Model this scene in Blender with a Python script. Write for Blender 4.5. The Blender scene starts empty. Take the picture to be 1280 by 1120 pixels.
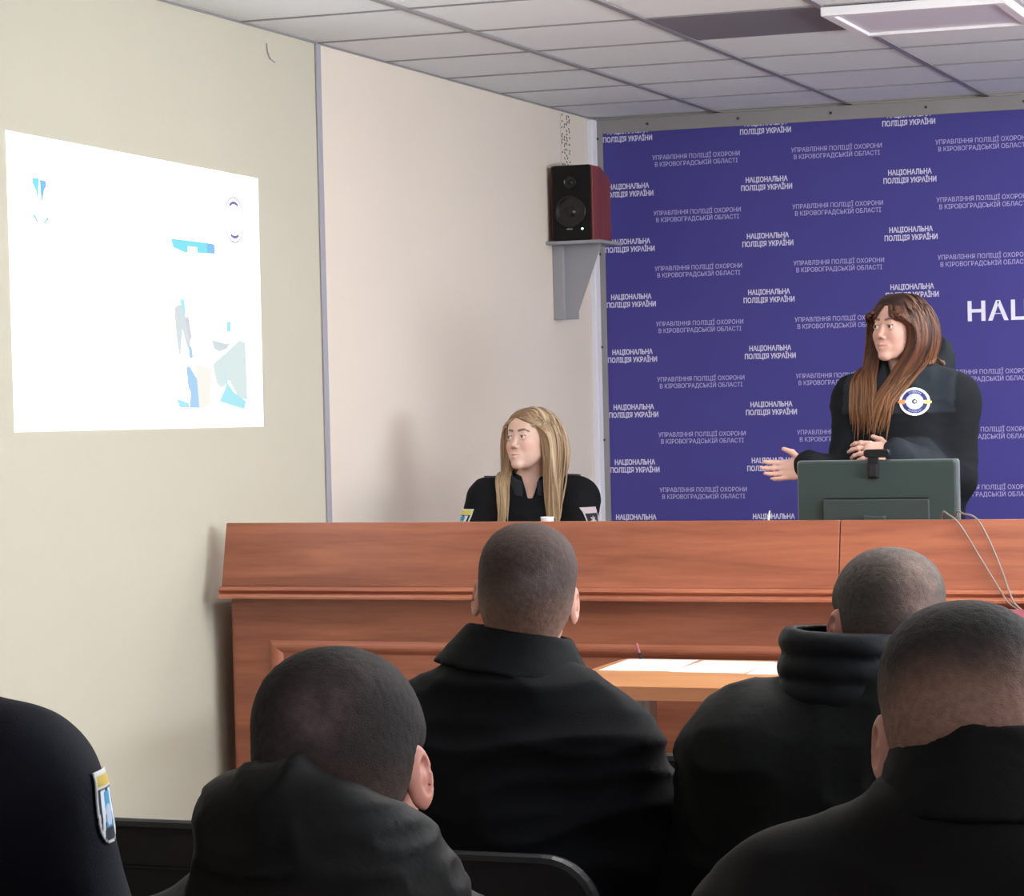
import bpy, bmesh, math, random
import numpy as np
from mathutils import Vector, Matrix

C = bpy.context.scene.collection
SC = bpy.context.scene
PI = math.pi
random.seed(7)

# ------------------------------------------------------------------ camera
cam = bpy.data.cameras.new('camera')
cam.sensor_width = 36; cam.sensor_fit = 'HORIZONTAL'
cam.lens = 36 * 3287 / 1280
cam.clip_start = .05; cam.clip_end = 60
co = bpy.data.objects.new('camera', cam); C.objects.link(co)
YA, PT, RO = -.3559, -.0224, -.0235
Fw = Vector((math.sin(YA)*math.cos(PT), math.cos(YA)*math.cos(PT), math.sin(PT)))
R0 = Vector((math.cos(YA), -math.sin(YA), 0)); U0 = R0.cross(Fw)
Rt = math.cos(RO)*R0 + math.sin(RO)*U0; Up = -math.sin(RO)*R0 + math.cos(RO)*U0
mw = Matrix((Rt, Up, -Fw)).transposed().to_4x4(); mw.translation = (0, 0, 1.55)
co.matrix_world = mw
SC.camera = co

# ------------------------------------------------------------------ world, exposure
SC.view_settings.view_transform = 'Standard'
SC.view_settings.look = 'None'
SC.view_settings.exposure = 0.90
SC.view_settings.gamma = 1.0
SC.view_settings.use_curve_mapping = False
w = bpy.data.worlds.new('room_air'); SC.world = w; w.use_nodes = True
w.node_tree.nodes['Background'].inputs[0].default_value = (.8, .85, 1, 1)
w.node_tree.nodes['Background'].inputs[1].default_value = .15

XL, XR, YB, YR, ZC = -3.79, 3.4, 11.36, -3.2, 2.7666    # the room
PANEL_STRENGTH = 9.5
PANELS = [(-1.1087, 6.25), (.0913, 6.85), (1.2913, 6.85), (-.5087, 8.65), (.6913, 8.65), (1.8913, 8.65), (.0913, 10.45), (-.5087, 9.85), (-.5087, 5.65),
          (-1.1087, 4.45), (.6913, 4.45), (.0913, .25)]

def area_light(name, loc, rot, sx, sy, power, col):
    l = bpy.data.lights.new(name, 'AREA'); l.shape = 'RECTANGLE'; l.size = sx; l.size_y = sy
    l.energy = power; l.color = col
    o = bpy.data.objects.new(name, l); C.objects.link(o); o.location = loc; o.rotation_euler = rot
    return o
# added fill lights by the unseen right wall, tilted up to brighten the ceiling
area_light('window_daylight', (3.30, 2.3, 1.65), (0, PI/2+.9, 0), 1.5, 4.4, 32, (.93, .96, 1))
area_light('window_daylight', (3.30, 5.95, 1.65), (0, PI/2+1.2, 0), 1.5, 2.2, 340, (.86, .94, 1))

# ------------------------------------------------------------------ helpers
def srgb(r, g, b):
    f = lambda c: (c/255/12.92) if c/255 <= .04045 else ((c/255+.055)/1.055)**2.4
    return (f(r), f(g), f(b), 1)

def mat(name, col, rough=.6, metal=0, spec=.5, bump=None, var=None, sheen=0, coat=0):
    m = bpy.data.materials.new(name); m.use_nodes = True
    N, L = m.node_tree.nodes, m.node_tree.links
    b = N['Principled BSDF']
    b.inputs['Roughness'].default_value = rough; b.inputs['Metallic'].default_value = metal
    b.inputs['Specular IOR Level'].default_value = spec
    b.inputs['Sheen Weight'].default_value = sheen; b.inputs['Coat Weight'].default_value = coat
    b.inputs['Base Color'].default_value = col
    tc = N.new('ShaderNodeTexCoord')
    if var:                      # (scale, amount, stretch xyz)
        mp = N.new('ShaderNodeMapping'); mp.inputs['Scale'].default_value = var[2]
        L.new(tc.outputs['Object'], mp.inputs[0])
        n = N.new('ShaderNodeTexNoise'); n.inputs['Scale'].default_value = var[0]; n.inputs['Detail'].default_value = 5
        L.new(mp.outputs[0], n.inputs['Vector'])
        mx = N.new('ShaderNodeMix'); mx.data_type = 'RGBA'
        lo = tuple(c*(1-var[1]) for c in col[:3])+(1,); hi = tuple(min(1, c*(1+var[1])) for c in col[:3])+(1,)
        mx.inputs[6].default_value = lo; mx.inputs[7].default_value = hi
        L.new(n.outputs[0], mx.inputs[0]); L.new(mx.outputs[2], b.inputs['Base Color'])
    if bump:                     # (scale, strength, distance)
        n = N.new('ShaderNodeTexNoise'); n.inputs['Scale'].default_value = bump[0]; n.inputs['Detail'].default_value = 4
        L.new(tc.outputs['Object'], n.inputs['Vector'])
        bp = N.new('ShaderNodeBump'); bp.inputs['Strength'].default_value = bump[1]; bp.inputs['Distance'].default_value = bump[2]
        L.new(n.outputs[0], bp.inputs['Height']); L.new(bp.outputs[0], b.inputs['Normal'])
    return m

def mat_attr(name, rough=.6, spec=.5, bump=None, sss=0, var=0, sheen=0, emit=0, nscale=60):
    """colour comes from the 'Col' attribute of the mesh"""
    m = bpy.data.materials.new(name); m.use_nodes = True
    N, L = m.node_tree.nodes, m.node_tree.links
    b = N['Principled BSDF']
    b.inputs['Roughness'].default_value = rough; b.inputs['Specular IOR Level'].default_value = spec
    b.inputs['Sheen Weight'].default_value = sheen
    a = N.new('ShaderNodeAttribute'); a.attribute_name = 'Col'
    src = a.outputs['Color']
    tc = N.new('ShaderNodeTexCoord')
    if var:
        n = N.new('ShaderNodeTexNoise'); n.inputs['Scale'].default_value = nscale; n.inputs['Detail'].default_value = 6
        L.new(tc.outputs['Object'], n.inputs['Vector'])
        mr = N.new('ShaderNodeMapRange'); mr.inputs[1].default_value = .25; mr.inputs[2].default_value = .75
        mr.inputs[3].default_value = 1-var; mr.inputs[4].default_value = 1+var
        L.new(n.outputs[0], mr.inputs[0])
        vm = N.new('ShaderNodeVectorMath'); vm.operation = 'SCALE'
        L.new(src, vm.inputs[0]); L.new(mr.outputs[0], vm.inputs['Scale']); src = vm.outputs[0]
    L.new(src, b.inputs['Base Color'])
    if sss:
        b.inputs['Subsurface Weight'].default_value = sss; b.inputs['Subsurface Radius'].default_value = (1, .35, .2)
        b.inputs['Subsurface Scale'].default_value = .006
    if bump:
        n = N.new('ShaderNodeTexNoise'); n.inputs['Scale'].default_value = bump[0]; n.inputs['Detail'].default_value = 4
        L.new(tc.outputs['Object'], n.inputs['Vector'])
        bp = N.new('ShaderNodeBump'); bp.inputs['Strength'].default_value = bump[1]; bp.inputs['Distance'].default_value = bump[2]
        L.new(n.outputs[0], bp.inputs['Height']); L.new(bp.outputs[0], b.inputs['Normal'])
    if emit:
        b.inputs['Base Color'].default_value = (0, 0, 0, 1)
        for l in list(b.inputs['Base Color'].links): L.remove(l)
        L.new(a.outputs['Color'], b.inputs['Emission Color']); b.inputs['Emission Strength'].default_value = emit
    return m

def emis(name, col, s):
    m = bpy.data.materials.new(name); m.use_nodes = True
    b = m.node_tree.nodes['Principled BSDF']
    b.inputs['Base Color'].default_value = col; b.inputs['Roughness'].default_value = .6
    b.inputs['Emission Color'].default_value = col; b.inputs['Emission Strength'].default_value = s
    return m

def wood(name, dark, light, rough=.35, axis=0, scale=1.0, coat=.15):
    m = bpy.data.materials.new(name); m.use_nodes = True
    N, L = m.node_tree.nodes, m.node_tree.links
    b = N['Principled BSDF']; b.inputs['Roughness'].default_value = rough
    b.inputs['Coat Weight'].default_value = coat; b.inputs['Coat Roughness'].default_value = .3
    tc = N.new('ShaderNodeTexCoord'); mp = N.new('ShaderNodeMapping')
    s = [14, 14, 14]; s[axis] = 1.1
    mp.inputs['Scale'].default_value = [c*scale for c in s]
    L.new(tc.outputs['Object'], mp.inputs[0])
    n1 = N.new('ShaderNodeTexNoise'); n1.inputs['Scale'].default_value = 1.2; n1.inputs['Detail'].default_value = 7
    n1.inputs['Distortion'].default_value = .8
    L.new(mp.outputs[0], n1.inputs['Vector'])
    n2 = N.new('ShaderNodeTexNoise'); n2.inputs['Scale'].default_value = 9; n2.inputs['Detail'].default_value = 3
    L.new(mp.outputs[0], n2.inputs['Vector'])
    ad = N.new('ShaderNodeMath'); ad.operation = 'MULTIPLY_ADD'; ad.inputs[1].default_value = .35
    L.new(n2.outputs[0], ad.inputs[0]); L.new(n1.outputs[0], ad.inputs[2])
    cr = N.new('ShaderNodeValToRGB'); e = cr.color_ramp.elements
    e[0].position = .42; e[0].color = dark; e[1].position = .92; e[1].color = light
    L.new(ad.outputs[0], cr.inputs[0]); L.new(cr.outputs[0], b.inputs['Base Color'])
    return m

def new_obj(name, me, m=None, parent=None, smooth=False):
    o = bpy.data.objects.new(name, me); C.objects.link(o)
    if m: me.materials.append(m)
    if parent: o.parent = parent
    if smooth: me.shade_smooth()
    return o

def obj(name, bm, m, parent=None, smooth=False, bevel=0):
    bmesh.ops.recalc_face_normals(bm, faces=bm.faces)
    me = bpy.data.meshes.new(name); bm.to_mesh(me); bm.free()
    o = new_obj(name, me, m, parent, smooth)
    if bevel:
        md = o.modifiers.new('bevel', 'BEVEL'); md.width = bevel; md.segments = 2; md.limit_method = 'ANGLE'
    return o

def box(bm, lo, hi):
    vs = [bm.verts.new((x, y, z)) for x in (lo[0], hi[0]) for y in (lo[1], hi[1]) for z in (lo[2], hi[2])]
    for f in ((0,1,3,2),(4,6,7,5),(0,4,5,1),(2,3,7,6),(0,2,6,4),(1,5,7,3)): bm.faces.new([vs[i] for i in f])
    return vs
def BX(lo, hi):
    bm = bmesh.new(); box(bm, lo, hi); return bm

def prism(bm, pts, axis, a, b):
    """pts: outline in the two other axes, extruded along axis from a to b"""
    def P(p, t):
        q = list(p); q.insert(axis, t); return q
    A = [bm.verts.new(P(p, a)) for p in pts]; B = [bm.verts.new(P(p, b)) for p in pts]
    n = len(pts)
    bm.faces.new(A); bm.faces.new(B[::-1])
    for i in range(n): bm.faces.new((A[i], B[i], B[(i+1) % n], A[(i+1) % n]))

def tube(bm, pts, r, seg=8, cap=True, ry=None):
    pts = [Vector(p) for p in pts]; rs = r if isinstance(r, (list, tuple)) else [r]*len(pts)
    rings = []; up = Vector((0, 0, 1))
    for i, p in enumerate(pts):
        t = (pts[min(i+1, len(pts)-1)]-pts[max(i-1, 0)]).normalized()
        s = t.cross(up)
        if s.length < .05: s = t.cross(Vector((1, 0, 0)))
        s.normalize(); u = s.cross(t)
        rings.append([bm.verts.new(p+s*math.cos(2*PI*k/seg)*rs[i]+u*math.sin(2*PI*k/seg)*rs[i]*(ry or 1)) for k in range(seg)])
    for a, b in zip(rings, rings[1:]):
        for k in range(seg): bm.faces.new((a[k], a[(k+1) % seg], b[(k+1) % seg], b[k]))
    if cap: bm.faces.new(rings[0][::-1]); bm.faces.new(rings[-1])

def lathe(bm, prof, c, axis=2, seg=32):
    rings = []
    for r, h in prof:
        ring = []
        for k in range(seg):
            a = 2*PI*k/seg; q = [r*math.cos(a), r*math.sin(a)]; q.insert(axis, h)
            ring.append(bm.verts.new((c[0]+q[0], c[1]+q[1], c[2]+q[2])))
        rings.append(ring)
    for a, b in zip(rings, rings[1:]):
        for k in range(seg): bm.faces.new((a[k], a[(k+1) % seg], b[(k+1) % seg], b[k]))
    bm.faces.new(rings[0][::-1]); bm.faces.new(rings[-1])

def rrect(w, h, r, n=6):
    """rounded rectangle outline centred on 0"""
    o = []
    for cx, cy, a0 in ((w/2-r, h/2-r, 0), (-w/2+r, h/2-r, PI/2), (-w/2+r, -h/2+r, PI), (w/2-r, -h/2+r, 1.5*PI)):
        for k in range(n+1):
            a = a0+PI/2*k/n; o.append((cx+r*math.cos(a), cy+r*math.sin(a)))
    return o

def tag(o, label=None, cat=None, group=None, kind=None):
    if label: o['label'] = label
    if cat: o['category'] = cat
    if group: o['group'] = group
    if kind: o['kind'] = kind
    return o
def empty(name, loc, rz=0):
    o = bpy.data.objects.new(name, None); C.objects.link(o); o.location = loc; o.rotation_euler = (0, 0, rz)
    o.empty_display_size = .1
    return o
def struct(o): return tag(o, kind='structure')
def copy_tree(o, parent=None):
    c = o.copy(); C.objects.link(c)
    if parent: c.parent = parent
    for ch in o.children: copy_tree(ch, c)
    return c

# ------------------------------------------------------------------ materials
M = dict(
 wall=mat('cream_wall_paint', srgb(197, 192, 175), .75, bump=(35, .12, .01), var=(1.2, .03, (1, 1, 1))),
 wall2=mat('rose_cream_wall_paint', srgb(226, 214, 200), .75, bump=(35, .12, .01), var=(1.2, .03, (1, 1, 1))),  # left wall beyond the joint strip, pinker and lighter
 wall_back=mat('back_wall_paint', srgb(222, 214, 205), .8),
 tile=mat('ceiling_tile', srgb(234, 240, 243), .9, bump=(160, .35, .004)),
 grid=mat('ceiling_grid_metal', srgb(150, 148, 152), .5, .2),
 floor=mat('floor_laminate', srgb(96, 72, 58), .45, var=(3, .2, (1, 8, 1))),
 white=mat('white_paint', srgb(236, 234, 238), .5),
 whitegloss=mat('white_plastic', srgb(232, 230, 240), .4),
 greytrim=mat('grey_pvc_strip', srgb(165, 163, 172), .45),
 frame=mat('galvanised_frame', srgb(150, 146, 146), .55, .25, var=(6, .08, (1, 1, 1))),
 screw=mat('dark_screw', srgb(50, 48, 52), .5),
 banner=mat('blue_banner', srgb(70, 66, 144), .55, spec=.35),
 ink1=mat('white_print', srgb(226, 222, 250), .6),
 ink2=mat('pale_violet_print', srgb(190, 184, 235), .6),
 ink3=mat('bright_white_print', srgb(240, 238, 255), .6),
 cherry=wood('cherry_wood', srgb(133, 74, 54), srgb(175, 105, 77)),
 cherry2=wood('cherry_wood_moulding', srgb(148, 82, 60), srgb(186, 116, 88)),
 beech=wood('beech_table_wood', srgb(196, 134, 88), srgb(220, 164, 112), .4),
 beechedge=wood('beech_edge_band', srgb(168, 110, 78), srgb(186, 126, 90), .5),
 greymetal=mat('grey_painted_metal', srgb(176, 180, 182), .4, .4),
 bracket=mat('bracket_grey', srgb(150, 150, 156), .55, var=(9, .06, (1, 1, 1))),
 black=mat('black_plastic', srgb(21, 21, 24), .38),
 blacksoft=mat('black_upholstery', srgb(15, 16, 20), .7, bump=(300, .2, .002)),
 chairshell=mat('chair_shell_plastic', srgb(28, 29, 33), .42),
 spk=mat('speaker_front_black', srgb(15, 13, 14), .6, spec=.25),
 cone=mat('speaker_cone', srgb(14, 13, 15), .35),
 redwood=wood('speaker_side_veneer', srgb(104, 42, 32), srgb(138, 64, 48), .35, 2),
 paper=mat('white_paper', srgb(238, 238, 242), .7),
 monitor=mat('monitor_back_plastic', srgb(56, 70, 68), .3, var=(2, .06, (1, 1, 1))),
 monitor2=mat('monitor_lower_panel', srgb(54, 66, 65), .4),
 silver=mat('silver_edge', srgb(150, 160, 160), .3, .6),
 cable=mat('grey_cable', srgb(130, 118, 112), .45),
 greytile=mat('dark_grey_ceiling_tile', srgb(118, 116, 126), .8, bump=(120, .3, .003)),
 gold=mat('gold_metal', srgb(222, 180, 110), .25, 1),
 black_cloth=mat('black_trouser_cloth', srgb(22, 22, 26), .85),
 shoe=mat('black_shoe_leather', srgb(18, 18, 18), .4),
 mauve=mat('mauve_card', srgb(168, 98, 116), .5),
 slide=emis('projected_white', (1, 1, 1, 1), .8),
 lamp=emis('lit_diffuser', (1, .965, .93, 1), PANEL_STRENGTH),
 diffuser_off=mat('unlit_diffuser', srgb(236, 234, 240), .35),
 eye=mat_attr('eyeball', .15, .6),
 skin=mat_attr('skin', .5, .4, sss=.12, var=.05, nscale=40),
 hair=mat_attr('cropped_hair', .8, .25, bump=(620, .45, .003), var=.22, nscale=120),
 longhair=mat_attr('long_hair', .48, .35),
 cloth=mat_attr('jacket_cloth', .82, .18, bump=(420, .35, .0015), var=.12, nscale=9),
 shiny=mat_attr('padded_jacket_nylon', .65, .2, bump=(60, .35, .003), var=.1, nscale=12),
 patch=mat_attr('embroidered_patch', .7, .3),
 glow=mat_attr('projected_picture', emit=.56),
)

# ------------------------------------------------------------------ room shell
struct(obj('floor', BX((XL-.2, YR-.2, -.1), (XR+.2, YB+.2, 0)), M['floor']))
struct(obj('wall_left', BX((XL-.15, YR, 0), (XL, 8.347, ZC+.2)), M['wall']))
struct(obj('wall_left', BX((XL-.15, 8.347, 0), (XL, YB, ZC+.2)), M['wall2']))
struct(obj('wall_back', BX((XL-.15, YB, 0), (XR+.15, YB+.15, ZC+.2)), M['wall_back']))
struct(obj('wall_rear', BX((XL-.15, YR-.15, 0), (XR+.15, YR, ZC+.2)), M['wall']))
bm = bmesh.new()                                   # unseen right wall, its two openings added for the fill light
box(bm, (XR, YR, 0), (XR+.15, YB, .9)); box(bm, (XR, YR, 2.4), (XR+.15, YB, ZC+.2))
for a, b in ((YR, .0), (4.6, 4.8), (7.1, YB)): box(bm, (XR, a, .9), (XR+.15, b, 2.4))
struct(obj('wall_right', bm, M['wall']))
for k, (a, b) in enumerate(((.0, 4.6), (4.8, 7.1))):
    fr = bmesh.new()
    for y0, y1, z0, z1 in ((a, b, .9, .96), (a, b, 2.34, 2.4), (a, a+.06, .96, 2.34), (b-.06, b, .96, 2.34), ((a+b)/2-.04, (a+b)/2+.04, .96, 2.34)):
        box(fr, (XR+.04, y0, z0), (XR+.11, y1, z1))
    struct(obj('window_%d' % (k+1), fr, M['white']))  # frame of an added opening, out of view
struct(obj('ceiling', BX((XL-.15, YR, ZC), (XR+.15, YB, ZC+.1)), M['tile']))
XD = -3.2088
g = bmesh.new()
j = 0
while XD+.6*j < XR:
    x = XD+.6*j; box(g, (x-.013, YR, ZC-.006), (x+.013, YB, ZC-.0005)); j += 1
k = 1
while 11.3495-.6*k > YR:
    y = 11.3495-.6*k; box(g, (XL, y-.007, ZC-.004), (XR, y+.007, ZC-.0005)); k += 1
box(g, (XL, YR, ZC-.006), (XL+.006, YB, ZC-.0005))
struct(obj('trim_1', g, M['grid']))
struct(obj('trim_2', BX((XL, 8.325, 0), (XL+.009, 8.362, ZC-.006)), M['greytrim'], bevel=.003))     # joint strip on the left wall
struct(obj('trim_3', BX((XL, 11.25, 0), (XL+.03, 11.36, ZC-.012)), M['whitegloss'], bevel=.004))   # corner strip
struct(obj('baseboard_left', BX((XL, YR, 0), (XL+.015, 11.25, .07)), M['white']))
struct(obj('floor_platform', BX((XL+.016, 7.46, 0), (2.2, 11.24, .15)), M['floor']))

# small wire mark on the wall
bm = bmesh.new(); tube(bm, [(XL+.004, 7.94, 2.718), (XL+.004, 7.945, 2.69), (XL+.004, 7.965, 2.668), (XL+.004, 8.0, 2.66)], .0022, 6)
tag(obj('wire_hook', bm, M['greytrim']), 'thin curved grey wire on the wall high up beside the vertical joint strip', 'wire')
# slotted strip above the loudspeaker
pz = empty('slotted_strip', (XL+.004, 10.95, 2.62)); tag(pz, 'narrow perforated strip on the cream wall between ceiling and loudspeaker', 'perforated strip')
obj('strip', BX((-.003, -.06, -.14), (.001, .06, .13)), M['wall2'], pz)
bm = bmesh.new()
for i in range(20):
    for jx in range(4):
        y = -.048+.032*jx+random.uniform(-.004, .004); z = -.132+.0135*i+random.uniform(-.003, .003)
        if random.random() < .62:
            d = .006 if (i+jx) % 2 else -.006
            prism(bm, [(y-.005, z-.004), (y+.004, z-.004), (y+.004+d, z+.005), (y-.005+d, z+.005)], 0, .001, .0022)
o = obj('slot_holes', bm, M['screw'], pz); tag(o, kind='stuff')

# ceiling fittings
o = obj('ceiling_panel', BX((-2.594, 8.36, ZC-.0045), (-2.023, 8.94, ZC-.0008)), M['greytile'])
tag(o, 'dark grey panel in the ceiling grid among the white tiles', 'ceiling panel')
def ceiling_light(x, y, lit, label, drop=.03):
    t = empty('ceiling_light', (x, y, ZC-.006)); tag(t, label, 'ceiling light')
    bm = bmesh.new()
    for a, b, c, d in () if lit else ((-.298, .298, -.298, -.262), (-.298, .298, .262, .298), (-.298, -.262, -.262, .262), (.262, .298, -.262, .262)):
        box(bm, (a, c, -drop), (b, d, 0))
    if lit: box(bm, (-.28, -.28, -.012), (.28, .28, 0))
    obj('frame', bm, M['white'], t, bevel=.003)
    if lit: obj('diffuser', BX((-.25, -.25, -.09), (.25, .25, -.002)), M['lamp'], t)  # made deep so its sides brighten the ceiling
    else: obj('diffuser', BX((-.262, -.262, -.02), (.262, .262, -.008)), M['diffuser_off'], t)
    return t
ceiling_light(-1.7087, 8.65, False, 'unlit square ceiling light with raised white rim, beside the dark grey ceiling panel')
for x, y in PANELS:  # lit panels added out of view to brighten desk, banner and ceiling
    tag(ceiling_light(x, y, True, 'lit square ceiling light over the seated audience, outside the picture'), group='lit ceiling lights')

# ------------------------------------------------------------------ the projected slide
SW = XL+.0006
sl = empty('projected_slide', (SW, 7.02, 1.86)); tag(sl, 'bright white slide projected on the cream left wall', 'projected slide')
def slide_poly(name, pts, m=None, off=0.0, col=None, pale=.3):
    bm = bmesh.new(); pts = [((y+.02)*1.0064, 1.55+(z-1.55)*1.0064) for y, z in pts]
    A = [bm.verts.new((off, y-7.02, z-1.86)) for y, z in pts]; B = [bm.verts.new((off+.0008, y-7.02, z-1.86)) for y, z in pts]
    n = len(pts); bm.faces.new(A); bm.faces.new(B)
    for i in range(n): bm.faces.new((A[i], B[i], B[(i+1) % n], A[(i+1) % n]))
    bmesh.ops.triangulate(bm, faces=bm.faces)
    o = obj(name, bm, m or M['glow'], sl)
    if col:
        a = o.data.color_attributes.new('Col', 'FLOAT_COLOR', 'POINT')
        for d in a.data: d.color = tuple(c*(1-pale)+pale*.9 for c in col[:3])+(1,)
    return o
slide_poly('slide_surface', [(6.22, 2.285), (7.78, 2.258), (7.775, 1.447), (6.223, 1.465)], M['slide'])
CY = srgb(120, 225, 240); PALE = srgb(205, 222, 224); BL = srgb(120, 190, 240); GRN = srgb(150, 225, 210); VIO = srgb(150, 150, 215)
def ring(c, r0, r1, a0, a1, n=14, sq=1.0):
    o = [(c[0]+r1*sq*math.cos(a0+(a1-a0)*i/n), c[1]+r1*math.sin(a0+(a1-a0)*i/n)) for i in range(n+1)]
    return o+[(c[0]+r0*sq*math.cos(a1-(a1-a0)*i/n), c[1]+r0*math.sin(a1-(a1-a0)*i/n)) for i in range(n+1)]
D = math.radians
# trident emblem, what shows of it
slide_poly('trident_prong', [(6.352, 2.165), (6.387, 2.166), (6.383, 2.14), (6.377, 2.10), (6.371, 2.13), (6.352, 2.152)], off=.001, col=CY, pale=.05)
slide_poly('trident_prong', [(6.392, 2.163), (6.424, 2.16), (6.424, 2.145), (6.404, 2.128), (6.398, 2.098), (6.394, 2.135)], off=.001, col=BL, pale=.05)
slide_poly('trident_foot', [(6.357, 2.068), (6.376, 2.045), (6.37, 2.042), (6.352, 2.06)], off=.001, col=GRN, pale=0)
slide_poly('trident_foot', [(6.43, 2.062), (6.404, 2.042), (6.41, 2.04), (6.434, 2.055)], off=.001, col=GRN, pale=0)
ec = (7.598, 2.113)
for a0, a1, cc in ((20, 150, PALE), (200, 340, PALE)):
    slide_poly('emblem_ring', ring(ec, .070, .0745, D(a0), D(a1), sq=.95), off=.001, col=srgb(150, 160, 175), pale=0)
slide_poly('emblem_ring', ring(ec, .050, .060, D(60), D(125)), off=.001, col=srgb(120, 120, 190), pale=0)
slide_poly('emblem_ring', ring(ec, .050, .060, D(240), D(300)), off=.001, col=srgb(120, 120, 190), pale=0)
slide_poly('emblem_mark', [(7.594, 2.118), (7.604, 2.124), (7.602, 2.104), (7.593, 2.10)], off=.001, col=srgb(200, 205, 205))
for q in ([(7.16, 2.034), (7.27, 2.033), (7.27, 1.998), (7.258, 1.994), (7.175, 2.008)], [(7.27, 2.033), (7.333, 2.032), (7.333, 2.014), (7.27, 2.015)], [(7.333, 2.032), (7.40, 2.031), (7.40, 1.998), (7.333, 1.997)]):
    slide_poly('title_bar', q, off=.001, col=CY, pale=.05)
slide_poly('title_bar', [(7.40, 2.031), (7.452, 2.029), (7.455, 1.999), (7.40, 1.998)], off=.001, col=BL, pale=.05)
for pts, cc in (([(7.17, 1.822), (7.20, 1.835), (7.235, 1.825), (7.255, 1.762), (7.27, 1.71), (7.25, 1.70), (7.22, 1.76), (7.20, 1.663), (7.18, 1.737)], srgb(196, 212, 216)),
                ([(7.21, 1.85), (7.235, 1.852), (7.245, 1.81), (7.225, 1.80)], CY),
                ([(7.24, 1.79), (7.262, 1.80), (7.28, 1.735), (7.262, 1.715)], srgb(190, 190, 205)),
                ([(7.255, 1.715), (7.28, 1.70), (7.286, 1.672), (7.265, 1.668)], BL),
                ([(7.30, 1.651), (7.415, 1.638), (7.392, 1.525), (7.32, 1.509)], srgb(244, 240, 226)),
                ([(7.24, 1.639), (7.26, 1.645), (7.315, 1.60), (7.32, 1.514), (7.256, 1.515), (7.265, 1.564), (7.25, 1.58)], BL),
                ([(7.17, 1.545), (7.25, 1.53), (7.25, 1.515), (7.19, 1.518)], CY),
                ([(7.613, 1.728), (7.655, 1.72), (7.66, 1.535), (7.60, 1.541), (7.53, 1.60), (7.48, 1.575), (7.445, 1.588), (7.42, 1.651), (7.52, 1.689)], srgb(200, 224, 222)),
                ([(7.49, 1.638), (7.52, 1.59), (7.56, 1.562), (7.65, 1.53), (7.635, 1.505), (7.46, 1.533), (7.52, 1.555)], CY),
                ([(7.42, 1.727), (7.525, 1.715), (7.55, 1.73), (7.525, 1.70), (7.47, 1.690), (7.43, 1.70)], srgb(190, 205, 212)),
                ([(7.525, 1.786), (7.555, 1.787), (7.553, 1.753), (7.523, 1.755)], CY)):
    slide_poly('picture_patch', pts, off=.001, col=cc)

# ------------------------------------------------------------------ banner wall with lettering
bd = empty('press_banner', (0, 11.33, .3)); tag(bd, 'blue press banner covered in repeated white Ukrainian lettering, filling the back wall', 'banner')
obj('banner_sheet', BX((-3.735, -.01, 0), (2.4, 0, 2.41)), M['banner'], bd)
bm = bmesh.new()
box(bm, (-3.775, -.02, -.02), (-3.735, .02, 2.43)); box(bm, (-3.735, -.02, 2.392), (2.4, .02, 2.455)); box(bm, (-3.775, -.02, 2.43), (-3.735, .02, 2.455))
obj('banner_frame', bm, M['frame'], bd, bevel=.002)
for i in range(14):
    bm = bmesh.new(); lathe(bm, [(.006, -.024), (.006, -.0201)], (-3.52+.42*i, 0, 2.425), 1, 10)
    obj('screw', bm, M['screw'], bd)
for i in range(4):
    bm = bmesh.new(); lathe(bm, [(.006, -.024), (.006, -.0201)], (-3.757, 0, 2.37-.42*i-.1*(i > 0)), 1, 10)
    obj('screw', bm, M['screw'], bd)
def text_proto(lines, size, width, m, bold, spacing, sp=1.0):
    cu = bpy.data.curves.new('lettering', 'FONT'); cu.body = '\n'.join(lines); cu.size = size
    cu.align_x = 'CENTER'; cu.align_y = 'CENTER'; cu.offset = bold; cu.extrude = .0006; cu.space_line = spacing; cu.space_character = sp
    cu.materials.append(m)
    o = bpy.data.objects.new('lettering', cu); C.objects.link(o)
    bpy.context.view_layer.update()
    s = width/max(.001, o.dimensions.x)
    me = bpy.data.meshes.new_from_object(o.evaluated_get(bpy.context.evaluated_depsgraph_get()))
    bpy.data.objects.remove(o); o = bpy.data.objects.new('lettering', me); C.objects.link(o)
    o.rotation_euler = (PI/2, 0, 0); o.scale = (s, 1, 1); o.parent = bd
    return o
P0 = dict(P=.6396, Q=.2487)
NX, NZ, MX, MZ = -3.6178, 1.55+1.1304, -3.2999, 1.55+1.0057
protoN = text_proto(['НАЦІОНАЛЬНА', 'ПОЛІЦІЯ УКРАЇНИ'], .0315, .232, M['ink1'], .0008, 1.12)
protoM = text_proto(['УПРАВЛІННЯ ПОЛІЦІЇ ОХОРОНИ', 'В КІРОВОГРАДСЬКІЙ ОБЛАСТІ'], .0275, .405, M['ink2'], .0001, 1.12)
protoB = text_proto(['НАЦІОНАЛЬНА'], .112, .98, M['ink3'], .0028, 1.0, 1.08)
protoB.location = (-2.103+.49, -.0115, 1.832-.3)
first = {0: True, 1: True}
for j in range(8):
    for i in range(5):
        for t, (pr, x0, z0) in enumerate(((protoN, NX, NZ), (protoM, MX, MZ))):
            x, z = x0+P0['P']*i, z0-P0['Q']*j
            if (t == 1 and i >= 2 and j == 3) or (t == 0 and i >= 3 and j in (3, 4)) or (t == 1 and i >= 4) : continue
            if first[t]: o = pr; first[t] = False
            else: o = pr.copy(); C.objects.link(o); o.parent = bd
            o.location = (x, -.0115, z-.3)

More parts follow.
